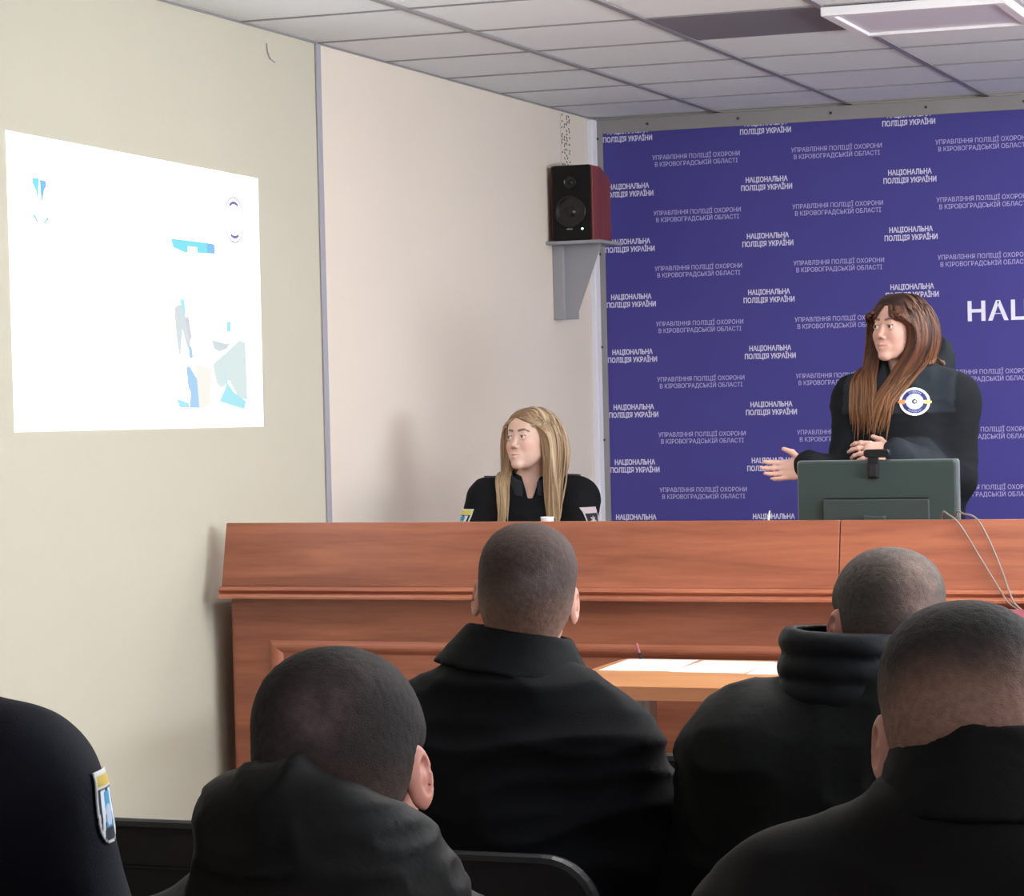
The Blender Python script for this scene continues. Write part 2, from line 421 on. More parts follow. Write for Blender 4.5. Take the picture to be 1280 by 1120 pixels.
# ------------------------------------------------------------------ loudspeaker on its bracket
br = empty('wall_bracket', (XL, 10.7, 2.18)); tag(br, 'grey metal wall bracket carrying the loudspeaker', 'bracket')
obj('shelf', BX((.0, -.03, -.014), (.245, .27, .0)), M['bracket'], br, bevel=.002)
obj('wall_post', BX((.0, .05, -.335), (.05, .11, -.014)), M['bracket'], br, bevel=.003)
bm = bmesh.new(); prism(bm, [(.05, -.014), (.215, -.014), (.105, -.30), (.105, -.335), (.05, -.335)], 1, .075, .087)
obj('gusset', bm, M['bracket'], br, bevel=.001)
sp = empty('loudspeaker', (XL+.02, 10.7, 2.18)); tag(sp, 'black bookshelf loudspeaker with red veneer side on the wall bracket', 'loudspeaker')
SH, SWD, SD = .325, .188, .24
bm = bmesh.new(); prism(bm, [(0, 0), (SD, 0), (SD, SH-.05), (SD-.13, SH), (0, SH)], 0, .012, SWD-.014)
obj('cabinet', bm, M['black'], sp, bevel=.003)
for x in (0, SWD-.014):
    bm = bmesh.new(); prism(bm, [(.0, .002), (SD+.004, .002), (SD+.004, SH-.055), (SD-.13, SH-.004), (.0, SH-.004)], 0, x+.0002, x+.014)
    o = obj('side_panel', bm, M['redwood'], sp, bevel=.002)
bm = bmesh.new(); prism(bm, [(p[0]+SWD/2, p[1]+SH/2) for p in rrect(SWD-.012, SH-.006, .008)], 1, -.012, -.0005)
obj('front_baffle', bm, M['spk'], sp, bevel=.003)
def driver(z, r, nm):
    bm = bmesh.new()
    lathe(bm, [(r*1.12, -.0125), (r*1.12, -.017), (r*1.02, -.018), (r*.95, -.013), (r*.55, -.0128), (r*.3, -.0135), (r*.28, -.0175), (r*.1, -.019)], (SWD/2-.004, 0, z), 1, 32)
    obj(nm, bm, M['cone'], sp, True)
driver(.125, .062, 'woofer'); driver(.25, .026, 'tweeter')
obj('maker_badge', BX((SWD/2-.022, -.0135, .048), (SWD/2+.004, -.0122, .053)), M['silver'], sp)
bm = bmesh.new(); lathe(bm, [(.0045, -.0135), (.0045, -.012)], (SWD/2+.048, 0, .05), 1, 12)
obj('power_light', bm, emis('green_led', (.35, 1, .5, 1), 3), sp)

# ------------------------------------------------------------------ long desk
dk = empty('long_desk', (-3.722, 7.382, 0)); tag(dk, 'long cherry-wood presidium desk with slanted upper board and moulded front', 'desk')
X0, X1 = 0.0, 4.34
seam = -1.755+3.722
for a, b in ((X0, seam-.0015), (seam+.0015, X1)):
    bm = bmesh.new()
    prism(bm, [(.04, 1.150), (.062, 1.150), (.062, .955), (-.005, .955)], 0, a, b)
    obj('upper_board', bm, M['cherry'], dk, bevel=.002)
bm = bmesh.new()
prof = [(.06, .955), (-.006, .955), (-.016, .950), (-.018, .944), (-.010, .938), (-.006, .935), (-.016, .931), (-.022, .925), (-.022, .918), (.06, .918)]
prism(bm, prof, 0, X0-.006, X1); obj('ledge_moulding', bm, M['cherry2'], dk)
obj('front_panel', BX((X0+.012, .05, 0.0), (X1, .068, .9178)), M['cherry'], dk)
obj('end_panel', BX((X0, .062, .15), (X0+.02, .75, .93)), M['cherry'], dk)
bm = bmesh.new()
def mould_frame(bm, x0, x1, z0, z1, w=.042, d=.016):
    oc = [(x0, z0), (x1, z0), (x1, z1), (x0, z1)]; secs = []
    for k in range(7):
        t = k/6; i = w*t; h = d*math.sin(PI*min(1, .15+.85*t)) if t < 1 else 0
        secs.append([bm.verts.new((x, .05-h-.0002, z)) for x, z in ((x0+i, z0+i), (x1-i, z0+i), (x1-i, z1-i), (x0+i, z1-i))])
    for a, b in zip(secs, secs[1:]):
        for k in range(4): bm.faces.new((a[k], a[(k+1) % 4], b[(k+1) % 4], b[k]))
mould_frame(bm, .14, 1.86, .16, .784)
obj('panel_moulding', bm, M['cherry2'], dk)
bm = bmesh.new(); mould_frame(bm, 2.06, 4.1, .16, .784); obj('panel_moulding', bm, M['cherry2'], dk)
obj('worktop', BX((X0+.02, .0685, .90), (X1, .98, .93)), M['cherry'], dk)

# ------------------------------------------------------------------ small table, papers
tb = empty('folding_table', (-1.62, 6.93, 0)); tag(tb, 'light beech table with rounded corners in front of the cherry desk', 'table')
bm = bmesh.new(); prism(bm, rrect(1.5, .66, .05), 2, .722, .76); 
obj('table_top', bm, M['beech'], tb, bevel=.003)
bm = bmesh.new(); prism(bm, rrect(1.506, .666, .053), 2, .7215, .757)
obj('edge_band', bm, M['beechedge'], tb)
for x in (-.60, .60):
    bm = bmesh.new(); prism(bm, [(p[0]+x, p[1]+.06) for p in rrect(.05, .09, .02)], 2, .03, .7215)
    box(bm, (x-.03, -.28, .0), (x+.03, .30, .03)); obj('leg', bm, M['greymetal'], tb)
for k, (x, y, a, lab) in enumerate(((-2.235, 7.085, 1.5, 'leftmost white sheet of paper on the beech table'),
                                    (-2.015, 7.07, -2.5, 'white sheet of paper on the beech table between two other sheets'),
                                    (-1.80, 7.05, 2, 'white sheet of paper on the beech table beside the jacket with tall collar'))):
    o = obj('paper_sheet', BX((-.105, -.148, 0), (.105, .148, .0012)), M['paper'])
    o.location = (x, y, .7604); o.rotation_euler = (0, 0, math.radians(a)); tag(o, lab, 'paper', 'papers on the beech table')
pn = empty('marker_pen', (-2.31, 7.243, .7605)); tag(pn, 'small pink-tipped pen standing upright behind the left paper sheet', 'pen')
bm = bmesh.new(); tube(bm, [(0, 0, 0), (-.004, 0, .018)], .006, 8); obj('holder', bm, M['black'], pn)
bm = bmesh.new(); tube(bm, [(-.004, 0, .018), (-.012, 0, .045)], .0035, 8); obj('barrel', bm, M['mauve'], pn)
fo = empty('card_folder', (-1.20, 7.20, .7605)); tag(fo, 'mauve card folder standing on the beech table under the cables', 'folder')
obj('cover', BX((-.10, -.004, 0), (.12, .004, .155)), M['mauve'], fo); obj('cover', BX((-.10, .012, 0), (.12, .018, .15)), M['mauve'], fo)
obj('white_sheet', BX((-.02, -.0075, 0), (.11, -.0045, .085)), M['paper'], fo)

# ------------------------------------------------------------------ monitor with webcam, cables, cup
mo = empty('monitor', (-1.797, 8.10, .93), math.radians(1)); tag(mo, 'dark grey computer monitor seen from behind on the desk', 'monitor')
bm = bmesh.new(); prism(bm, rrect(.512, .30, .01), 1, .012, .03)
for v in bm.verts: v.co.z += .222
obj('screen_bezel', bm, M['silver'], mo, bevel=.002)
bm = bmesh.new(); prism(bm, rrect(.500, .292, .012), 1, -.012, .012)
for v in bm.verts: v.co.z += .224
obj('back_shell', bm, M['monitor'], mo, bevel=.006)
bm = bmesh.new(); prism(bm, rrect(.336, .17, .006), 1, -.026, -.0125)
for v in bm.verts: v.co.z += .165
obj('lower_cover', bm, M['monitor2'], mo, bevel=.004)
obj('cover_groove', BX((-.165, -.0145, .2515), (.165, -.0122, .2545)), M['black'], mo)
obj('stand_column', BX((-.035, -.06, .012), (.035, -.0265, .20)), M['monitor2'], mo, bevel=.004)
bm = bmesh.new(); prism(bm, rrect(.24, .18, .02), 2, 0, .012); obj('stand_foot', bm, M['monitor2'], mo, bevel=.003)
wc = empty('webcam', (-1.792, 8.10, 1.3005)); tag(wc, 'small black webcam clipped on top of the monitor', 'webcam')
bm = bmesh.new(); prism(bm, rrect(.082, .026, .011), 1, -.022, .012)
for v in bm.verts: v.co.z += .022
obj('camera_body', bm, M['black'], wc, bevel=.003)
obj('clip', BX((-.028, -.024, -.055), (.006, -.0135, .009)), M['black'], wc, bevel=.002)
obj('clip_foot', BX((-.022, -.036, -.050), (.004, -.0245, -.012)), M['chairshell'], wc, bevel=.002)
def cable(pts, lab):
    P = [Vector((p[0]-.01, p[1]+.082*(p[1] < 7.6), p[2])) for p in pts]; out = []
    for i in range(len(P)-1):
        a, b, c, d = P[max(i-1, 0)], P[i], P[i+1], P[min(i+2, len(P)-1)]
        for k in range(5):
            t = k/5; out.append(.5*((2*b)+(c-a)*t+(2*a-5*b+4*c-d)*t*t+(-a+3*b-3*c+d)*t**3))
    out.append(P[-1]); bm = bmesh.new(); tube(bm, out, .0028, 8)
    return tag(obj('monitor_cable', bm, M['cable'], None, True), lab, 'cable', 'cables over the desk front')
cable([(-1.60, 8.06, 1.06), (-1.56, 7.9, .935), (-1.50, 7.55, 1.0), (-1.46, 7.38, 1.158), (-1.43, 7.335, 1.164), (-1.395, 7.318, 1.135), (-1.34, 7.30, 1.05), (-1.28, 7.27, .96), (-1.25, 7.255, .92), (-1.20, 7.25, .89), (-1.15, 7.27, .87)],
      'thin grey cable, the straighter left one of two, draped over the desk front')
cable([(-1.56, 8.08, 1.06), (-1.50, 7.9, .935), (-1.46, 7.55, 1.0), (-1.42, 7.38, 1.158), (-1.385, 7.335, 1.166), (-1.345, 7.318, 1.15), (-1.305, 7.30, 1.08), (-1.27, 7.28, 1.0), (-1.25, 7.262, .95), (-1.225, 7.25, .91), (-1.17, 7.27, .875)],
      'thin grey cable, the more bowed right one of two, draped over the desk front')
bm = bmesh.new(); lathe(bm, [(.018, 0), (.021, .175), (.0225, .18), (.020, .18), (.016, .004)], (0, 0, 0), 2, 20)
for v in bm.verts: v.co.z *= 1.13
o = obj('paper_cup', bm, M['paper'], None, True); o.location = (-2.865, 8.02, .9302); tag(o, 'small white cup hidden behind the desk edge by the blonde woman', 'cup')
pe = empty('pen', (-2.10, 7.95, .9305)); tag(pe, 'thin white pen sticking up above the desk edge left of the monitor', 'pen')
bm = bmesh.new(); lathe(bm, [(.03, 0), (.032, .1), (.029, .1), (.028, .005)], (0, 0, 0), 2, 20); obj('pen_pot', bm, M['black'], pe)
bm = bmesh.new(); tube(bm, [(-.018, 0, .006), (-.008, 0, .2), (-.004, 0, .222)], [.004, .004, .002], 8); obj('pen_barrel', bm, M['paper'], pe)

# ------------------------------------------------------------------ chairs
def make_chair(x, y, rz, label, z=0.0, group='black conference chairs'):
    t = empty('conference_chair', (x, y, z), rz); tag(t, label, 'chair', group)
    # +y is forward; the back shell stands at y = -.24
    def back(w, h, r, y0, y1, zc, lean, m, nm, bev):
        bm = bmesh.new(); prism(bm, rrect(w, h, r, 8), 1, y0, y1)
        for v in bm.verts:
            v.co.y += -.10*(v.co.z+h/2)*lean + .22*v.co.x**2
            v.co.z += zc
        return obj(nm, bm, m, t, bevel=bev)
    back(.49, .40, .085, -.236, -.205, .64, 1.5, M['chairshell'], 'back_shell', .012)
    back(.44, .34, .06, -.2048, -.165, .64, 1.5, M['blacksoft'], 'back_cushion', .012)
    bm = bmesh.new(); prism(bm, rrect(.43, .30, .05), 1, -.2405, -.2362)
    for v in bm.verts: v.co.y += -.15*(v.co.z+.17)+.22*v.co.x**2; v.co.z += .61
    obj('rear_cover', bm, M['blacksoft'], t, bevel=.002)
    bm = bmesh.new(); prism(bm, rrect(.47, .45, .06, 6), 2, .40, .455)
    obj('seat', bm, M['blacksoft'], t, bevel=.015)
    for s in (-1, 1):
        bm = bmesh.new(); tube(bm, [(s*.25, .20, .0), (s*.245, .18, .40), (s*.245, -.15, .42)], .012, 8); obj('leg', bm, M['black'], t)
        bm = bmesh.new(); tube(bm, [(s*.25, -.28, .0), (s*.245, -.17, .40), (s*.225, -.235, .62)], .012, 8); obj('leg', bm, M['black'], t)
    bm = bmesh.new(); tube(bm, [(-.245, 0, .39), (.245, 0, .39)], .011, 8); obj('seat_rail', bm, M['black'], t)
    return t

# ------------------------------------------------------------------ implicit surfaces (figures)
f32 = np.float32
def V(*a): return np.array(a, f32)
def cap(p, a, b, ra, rb=None):
    rb = ra if rb is None else rb
    a = np.asarray(a, f32); b = np.asarray(b, f32); ab = b-a; t = np.clip(((p-a)@ab)/max(1e-9, float(ab@ab)), 0, 1)
    q = p-a-t[:, None]*ab
    return np.sqrt((q*q).sum(1))-(ra+(rb-ra)*t)
def ell(p, c, r, R=None):
    q = p-np.asarray(c, f32)
    if R is not None: q = q@np.asarray(R, f32)
    r = np.asarray(r, f32); k0 = np.sqrt(((q/r)**2).sum(1)); k1 = np.sqrt(((q/(r*r))**2).sum(1))
    return k0*(k0-1)/np.maximum(k1, 1e-6)
def smin(a, b, k):
    h = np.clip(.5+.5*(b-a)/k, 0, 1); return b*(1-h)+a*h-k*h*(1-h)
def smax(a, b, k): return -smin(-a, -b, k)
def hsh(i, j, k):
    n = (i*73856093) ^ (j*19349663) ^ (k*83492791); n = (n ^ (n >> 13))*1274126177
    return ((n & 0xffff)/65535.0).astype(f32)
def noise(p):
    i = np.floor(p).astype(np.int64); u = (p-i).astype(f32); u = u*u*(3-2*u); r = 0
    for a in (0, 1):
        for b in (0, 1):
            for c in (0, 1):
                w = (u[:, 0] if a else 1-u[:, 0])*(u[:, 1] if b else 1-u[:, 1])*(u[:, 2] if c else 1-u[:, 2])
                r = r+w*hsh(i[:, 0]+a, i[:, 1]+b, i[:, 2]+c)
    return r
def folds(p, sc, seed=0, k=1.0):
    """ridged drapery noise in 0..1"""
    sc = np.asarray(sc, f32); q = p*sc+seed*7.3
    q = q+.6*np.stack([noise(q*.7+11), noise(q*.7+37), noise(q*.7+53)], 1)
    a = 1-np.abs(2*noise(q)-1); b = 1-np.abs(2*noise(q*2.1+5)-1)
    return (a*a*.7+b*b*.3)*k

def axis(lo, hi, coarse, fines):
    xs = [lo]; 
    while xs[-1] < hi:
        x = xs[-1]; st = coarse
        for a, b, s in fines:
            if a-coarse <= x <= b: st = min(st, s)
        xs.append(x+st)
    while (len(xs)-1) % 4: xs.append(xs[-1]+coarse)
    return np.array(xs, f32)

def surf(fn, X, Y, Z):
    nx, ny, nz = len(X), len(Y), len(Z)
    cx, cy, cz = X[::4], Y[::4], Z[::4]
    g = np.stack(np.meshgrid(cx, cy, cz, indexing='ij'), -1).reshape(-1, 3)
    c = fn(g).reshape(len(cx), len(cy), len(cz))
    A = np.abs(c); mn = A[:-1, :-1, :-1]
    sl = (slice(None, -1), slice(1, None))
    for a in sl:
        for b in sl:
            for d in sl: mn = np.minimum(mn, A[a, b, d])
    dg = np.sqrt(np.diff(cx)[:, None, None]**2+np.diff(cy)[None, :, None]**2+np.diff(cz)[None, None, :]**2)
    act = mn < dg*.85+.012
    F = np.repeat(np.repeat(np.repeat(c[:-1, :-1, :-1], 4, 0), 4, 1), 4, 2)
    F = np.pad(F, ((0, 1), (0, 1), (0, 1)), mode='edge').astype(f32)
    mk = np.repeat(np.repeat(np.repeat(act, 4, 0), 4, 1), 4, 2); mk = np.pad(mk, ((0, 1),)*3)
    m2 = mk.copy(); m2[1:] |= mk[:-1]; m3 = m2.copy(); m3[:, 1:] |= m2[:, :-1]; mk = m3.copy(); mk[:, :, 1:] |= m3[:, :, :-1]
    idx = np.nonzero(mk); P = np.stack([X[idx[0]], Y[idx[1]], Z[idx[2]]], 1)
    out = np.empty(len(P), f32)
    for s in range(0, len(P), 400000): out[s:s+400000] = fn(P[s:s+400000])
    F[idx] = out
    S = F < 0
    s8 = [S[a, b, d] for a in sl for b in sl for d in sl]
    anyi = np.logical_or.reduce(s8); alli = np.logical_and.reduce(s8)
    ci = np.stack(np.nonzero(anyi & ~alli), 1)
    acc = np.zeros((len(ci), 3), np.float64); cnt = np.zeros(len(ci))
    ax = (X, Y, Z)
    for d in range(3):
        o1, o2 = [k for k in range(3) if k != d]
        for a in (0, 1):
            for b in (0, 1):
                p0 = ci.copy(); p0[:, o1] += a; p0[:, o2] += b; p1 = p0.copy(); p1[:, d] += 1
                f0 = F[p0[:, 0], p0[:, 1], p0[:, 2]]; f1 = F[p1[:, 0], p1[:, 1], p1[:, 2]]
                m = (f0 < 0) != (f1 < 0); t = np.where(m, f0/np.where(m, f0-f1, 1), 0)
                q = np.stack([ax[k][p0[:, k]] for k in range(3)], 1).astype(np.float64)
                q[:, d] += t*(ax[d][p1[:, d]]-ax[d][p0[:, d]])
                acc[m] += q[m]; cnt[m] += 1
    verts = acc/cnt[:, None]
    ids = np.full((nx-1, ny-1, nz-1), -1, np.int32); ids[ci[:, 0], ci[:, 1], ci[:, 2]] = np.arange(len(ci))
    quads = []
    for d in range(3):
        o1, o2 = [(1, 2), (2, 0), (0, 1)][d]
        a = [slice(None)]*3; b = [slice(None)]*3; a[d] = slice(0, -1); b[d] = slice(1, None)
        df = S[tuple(a)] != S[tuple(b)]
        e = np.stack(np.nonzero(df), 1)
        lim = [nx-1, ny-1, nz-1]
        e = e[(e[:, o1] > 0) & (e[:, o2] > 0) & (e[:, o1] < lim[o1]) & (e[:, o2] < lim[o2])]
        def cid(u, v):
            q = e.copy(); q[:, o1] -= u; q[:, o2] -= v; return ids[q[:, 0], q[:, 1], q[:, 2]]
        Q = np.stack([cid(1, 1), cid(0, 1), cid(0, 0), cid(1, 0)], 1)
        ins = S[e[:, 0], e[:, 1], e[:, 2]]
        Q = np.where(ins[:, None], Q, Q[:, ::-1]); quads.append(Q)
    Q = np.concatenate(quads); Q = Q[(Q >= 0).all(1)]
    # project vertices onto the surface a little better
    v = verts.astype(f32); h = f32(.0015)
    for _ in range(2):
        f = fn(v); gr = np.stack([fn(v+np.eye(3, dtype=f32)[k]*h)-fn(v-np.eye(3, dtype=f32)[k]*h) for k in range(3)], 1)/(2*h)
        n2 = (gr*gr).sum(1)+1e-6; st = np.clip(f/n2, -.004, .004); v = v-gr*st[:, None]*.7
    return v, Q

def mesh_from(name, v, faces, m, parent, Mi, col=None, smooth=True):
    Mi = np.array(Mi); v = v@Mi[:3, :3].T+Mi[:3, 3]
    me = bpy.data.meshes.new(name); me.from_pydata(v.tolist(), [], faces.tolist() if hasattr(faces, 'tolist') else faces); me.update()
    if col is not None:
        a = me.color_attributes.new('Col', 'FLOAT_COLOR', 'POINT')
        c4 = np.ones((len(v), 4), f32); c4[:, :3] = col; a.data.foreach_set('color', c4.ravel())
    return new_obj(name, me, m, parent, smooth)

def Rz(a): return np.array([[math.cos(a), -math.sin(a), 0], [math.sin(a), math.cos(a), 0], [0, 0, 1]], f32)
def Rx(a): return np.array([[1, 0, 0], [0, math.cos(a), -math.sin(a)], [0, math.sin(a), math.cos(a)]], f32)
def Ry(a): return np.array([[math.cos(a), 0, math.sin(a)], [0, 1, 0], [-math.sin(a), 0, math.cos(a)]], f32)

EYE = (.0305, .0785, .006)
def skull(q):
    a = q-np.array((0, -.014, .034), f32); k0 = ((np.abs(a/np.array((.0735, .094, .083), f32))**2.45).sum(1))**(1/2.45)
    d = np.sqrt((a*a).sum(1)+1e-9)*(1-1/np.maximum(k0, .05))
    d = smin(d, ell(q, (0, -.036, -.006), (.059, .063, .060)), .03)
    d = smin(d, ell(q, (0, -.026, .056), (.0690, .074, .060)), .02)
    return smin(d, ell(q, (0, .028, .042), (.064, .062, .056)), .02)
def head_sdf(q, fem, ears=True):
    s = .94 if fem else 1.0
    d = skull(q)
    d = smin(d, ell(q, (0, .034, -.022), (.058*s, .056, .082)), .02)
    for x in (-1, 1):
        d = smin(d, cap(q, (x*.043*s, .010, -.048), (x*.009, .070, -.090), .019*s, .0145*s), .022)
        if fem: d = smin(d, ell(q, (x*.031, .048, -.044), (.020, .028, .030)), .018)
        d = smin(d, ell(q, (x*.036*s, .062, -.022), (.021, .022, .021)), .016)
    d = smin(d, ell(q, (0, .075, -.093), (.016*s, .013, .012)), .014)
    d = smin(d, cap(q, (-.030, .080, .028), (.030, .080, .028), .010 if not fem else .0068), .014)
    d = smin(d, ell(q, (0, .077, -.060), (.026, .0175, .022)), .014)
    for x in (-1, 1):
        d = smax(d, -ell(q, (x*.032, .102 if not fem else .1045, .004), (.0175, .0165, .0125)), .010)
    n = smin(cap(q, (0, .083, .014), (0, .1015, -.022), .0055, .0068), ell(q, (0, .1025, -.026), (.0078, .0078, .0070)), .006) if fem else smin(cap(q, (0, .084, .016), (0, .1045, -.024), .0062, .0078), ell(q, (0, .1055, -.028), (.0088, .0085, .0078)), .006)
    for x in (-1, 1): n = smin(n, ell(q, (x*.0105, .097, -.031), (.0062, .0085, .0062)), .005)
    d = smin(d, n, .007)
    for x in (-1, 1):
        lid = ell(q, (x*EYE[0], EYE[1], EYE[2]), (.0137, .0137, .0137))
        d = smin(d, lid, .004)
        d = smax(d, -ell(q, (x*EYE[0], .0925, EYE[2]-.0005), (.0134, .0095, .0068 if fem else .0050)), .0012)
        d = np.minimum(d, cap(q, (x*(EYE[0]-.011), .0885, EYE[2]+.0050), (x*(EYE[0]+.012), .0865, EYE[2]+.0050), .0014))
    d = smin(d, smin(cap(q, (-.0225, .0850, -.0590), (0, .0950, -.0565), .0025, .0045), cap(q, (.0225, .0850, -.0590), (0, .0955, -.0565), .0030, .0052), .003), .004)
    d = smin(d, smin(cap(q, (-.0165, .0865, -.0630), (0, .0910, -.0672), .0030, .0060), cap(q, (.0165, .0865, -.0630), (0, .0910, -.0672), .0030, .0060), .004), .004)
    d = smax(d, -np.minimum(cap(q, (-.0235, .0885, -.0590), (0, .0965, -.0620), .0012), cap(q, (.0235, .0885, -.0590), (0, .0965, -.0620), .0012)), .002)
    if ears:
        for x in (-1, 1):
            R = Rz(-x*.45)@Rx(.18); c = np.array((x*.081, -.010, -.004), f32)
            e = ell(q, c, (.0068, .0195, .0325), R)
            e = smax(e, -ell(q, c+np.array((x*.007, .004, .002), f32), (.007, .0105, .019), R), .003)
            e = smin(e, cap(q, (x*.070, .000, -.003), (x*.078, -.006, -.003), .012, .008), .008)
            d = smin(d, e, .005)
    return d

def hand_parts(wr, f, n, side, curl, sc=1.0, spread=.1):
    """list of capsules + palm; f finger direction, n palm normal, side = +1 when the thumb lies along cross(f, n)"""
    f = np.array(f, float); f /= np.linalg.norm(f); n = np.array(n, float); n -= f*(n@f); n /= np.linalg.norm(n)
    s = np.cross(f, n)*side; wr = np.array(wr, float); caps = []
    R = np.stack([s, f, n], 1)
    palm = (wr+f*.048*sc, (.041*sc, .052*sc, .0155*sc), R)
    for k, (o, L, r) in enumerate(((.030, .073, .0088), (.010, .081, .0090), (-.010, .075, .0086), (-.029, .058, .0078))):
        b = wr+f*(.086-.004*abs(k-1))*sc+s*o*sc
        a = 0; d0 = f*math.cos(spread*(1.5-k)*.6)+s*math.sin(spread*(1.5-k)*.6)
        for i, (q, c) in enumerate(((.46, .5), (.30, 1.0), (.24, 1.6))):
            a = curl*(c+.15*k); dd = d0*math.cos(a)+n*math.sin(a); e = b+dd*L*q*sc
            caps.append((b, e, r*sc*(1-.10*i), r*sc*(.93-.12*i))); b = e
    b = wr+f*.022*sc+s*.030*sc; d1 = f*.62+s*.74+n*.25; d1 /= np.linalg.norm(d1); e = b+d1*.040*sc
    caps.append((b, e, .0125*sc, .0102*sc)); d2 = f*.85+s*.45+n*.2; d2 /= np.linalg.norm(d2); caps.append((e, e+d2*.032*sc, .0100*sc, .0080*sc))
    return palm, caps
def hand_sdf(p, H):
    palm, caps = H; d = ell(p, *palm); 
    for c in caps: d = smin(d, cap(p, *c), .006)
    return d

def lerp3(a, b, t): return a[None]*(1-t[:, None])+b[None]*t[:, None]
def C3(r, g, b): return np.array(srgb(r, g, b)[:3], f32)

class Figure:
    """joints are given in room coordinates; meshes are stored relative to the figure's base point"""
    def __init__(s, label, base, rz, crown, sit=True, fem=False, head=(0, 0, 0), hc=None, hs=1.0, arms=None, wide=1.0, up=0.0, hands=None, fine=.0035, lean=0.0, chest_shift=0.0, nbz=0.0, slope=0.0):
        s.fem, s.hs = fem, hs; s.base = np.array(base, float); s.R = Rz(rz); s.rz = rz; s.sit = sit
        s.t = empty('person', base, rz); tag(s.t, label, 'person')
        s.Mi = np.array(s.t.matrix_basis.inverted() if False else (Matrix.Translation(base) @ Matrix.Rotation(rz, 4, 'Z')).inverted())
        L = lambda x, y, z: (s.base+s.R@np.array((x, y, z), float)).astype(f32)
        cw = crown; crown = crown-base[2]; k = crown-1.31 if sit else crown-1.685
        sh = .168 if fem else .185; sh *= wide
        if sit:
            s.pel = L(0, 0, .53); s.wai = L(chest_shift*.4, -.01+lean*.3, .68+k*.4); s.che = L(chest_shift, .0+lean*.8, .86+k); s.nb = L(chest_shift, -.005+lean, 1.02+k)
            s.sh = [L(chest_shift+x*sh, -.01+lean, .955+k+up) for x in (-1, 1)]
            s.hip = [L(x*.09, .03, .52) for x in (-1, 1)]; s.kne = [L(x*.13, .44, .52) for x in (-1, 1)]; s.ank = [L(x*.13, .45, .09) for x in (-1, 1)]
            s.toe = [L(x*.14, .60, .035) for x in (-1, 1)]
        else:
            s.pel = L(0, 0, .93+k); s.wai = L(0, 0, 1.09+k); s.che = L(0, .01, 1.25+k); s.nb = L(0, -.015, 1.43+k)
            s.sh = [L(x*sh, -.015, 1.355+k+up) for x in (-1, 1)]
            s.hip = [L(x*.085, 0, .90+k) for x in (-1, 1)]; s.kne = [L(x*.10, .02, .50) for x in (-1, 1)]; s.ank = [L(x*.10, -.01, .09) for x in (-1, 1)]
            s.toe = [L(x*.12, .15, .035) for x in (-1, 1)]
        if hc is None: hc = L(0, .03+lean, crown-.125*hs)
        s.nb = s.nb+V(0, 0, nbz); s.hc = np.array(hc, f32)
        yaw, pit, rol = [math.radians(a) for a in head]
        s.HR = (Rz(yaw)@Rx(pit)@Ry(rol)).astype(f32)      # absolute heading of the face (0 = towards +y)
        if arms is None:
            arms = [(L(x*.25+chest_shift*.5, .08, .70+k*.5), L(x*.15, .30, .64)) for x in (-1, 1)]
        s.elb = [np.array(a[0], f32) for a in arms]; s.wri = [np.array(a[1], f32) for a in arms]
        if hands is None:
            fd = s.R@np.array((0, 1, -.25)); hands = [(fd, (0, 0, -1), -1, .35), (fd, (0, 0, -1), 1, .35)]
        s.H = [hand_parts(s.wri[i], *hands[i][:4], sc=.92 if fem else 1.0) for i in (0, 1)]
        s.fine = fine
    def toh(s, p): return ((p-s.hc)@s.HR)/s.hs
    def fromh(s, q): return s.hc+(np.asarray(q, f32)*s.hs)@s.HR.T
    def torso(s, p, t=0.0, k=.05):
        R = s.R; w = .93 if s.fem else 1.0
        mid = (s.sh[0]+s.sh[1])/2
        d = ell(p, s.che, (.158*w+t, .112*w+t, .185+t), R)
        d = smin(d, ell(p, s.wai, (.140*w+t, .102+t, .17+t), R), k)
        d = smin(d, cap(p, s.sh[0]*.9+mid*.1, s.sh[1]*.9+mid*.1, .055*w+t), k)
        for i in (0, 1): d = smin(d, cap(p, s.nb+V(0, 0, .012), s.sh[i]*.80+mid*.20+V(0, 0, .008), .045*w+t*.7, .042*w+t), k)
        return d
    def legs(s, p, t=0.0):
        d = ell(p, s.pel, (.165+t, .125+t, .12+t), s.R)
        for i in (0, 1):
            d = smin(d, cap(p, s.hip[i], s.kne[i], .082+t, .056+t), .04); d = smin(d, cap(p, s.kne[i], s.ank[i], .054+t, .038+t), .02)
        return d
    def arms(s, p, t=0.0, cut=0.0):
        d = None; a = .88 if s.fem else 1.0
        for i in (0, 1):
            w = s.wri[i]+(s.elb[i]-s.wri[i])*cut
            e = smin(cap(p, s.sh[i], s.elb[i], .052*a+t*1.1, .042*a+t), cap(p, s.elb[i], w, .041*a+t, .030*a+t*.85), .02)
            d = e if d is None else np.minimum(d, e)
        return d
    def body_fn(s, p):
        q = s.toh(p)
        d = head_sdf(q, s.fem)*s.hs
        nr = .047 if s.fem else .058
        d = smin(d, cap(p, s.fromh((0, -.022, -.045)), s.nb+V(0, 0, .0), nr, nr+.006), .022)
        d = smin(d, s.torso(p), .03); d = smin(d, s.legs(p), .04); d = smin(d, s.arms(p), .03)
        for i in (0, 1): d = smin(d, hand_sdf(p, s.H[i]), .012); d = smin(d, cap(p, s.ank[i], s.toe[i], .036, .028), .02)
        return d
    def bounds(s, pad=.14):
        P = np.stack([s.pel, s.wai, s.che, s.hc]+s.sh+s.elb+s.wri+s.kne+s.ank+s.toe+[s.H[i][1][5][1].astype(f32) for i in (0, 1)])
        lo = P.min(0)-pad; hi = P.max(0)+pad; lo[2] = s.base[2]+.001-.0; hi[2] = s.hc[2]+.17
        return lo, hi
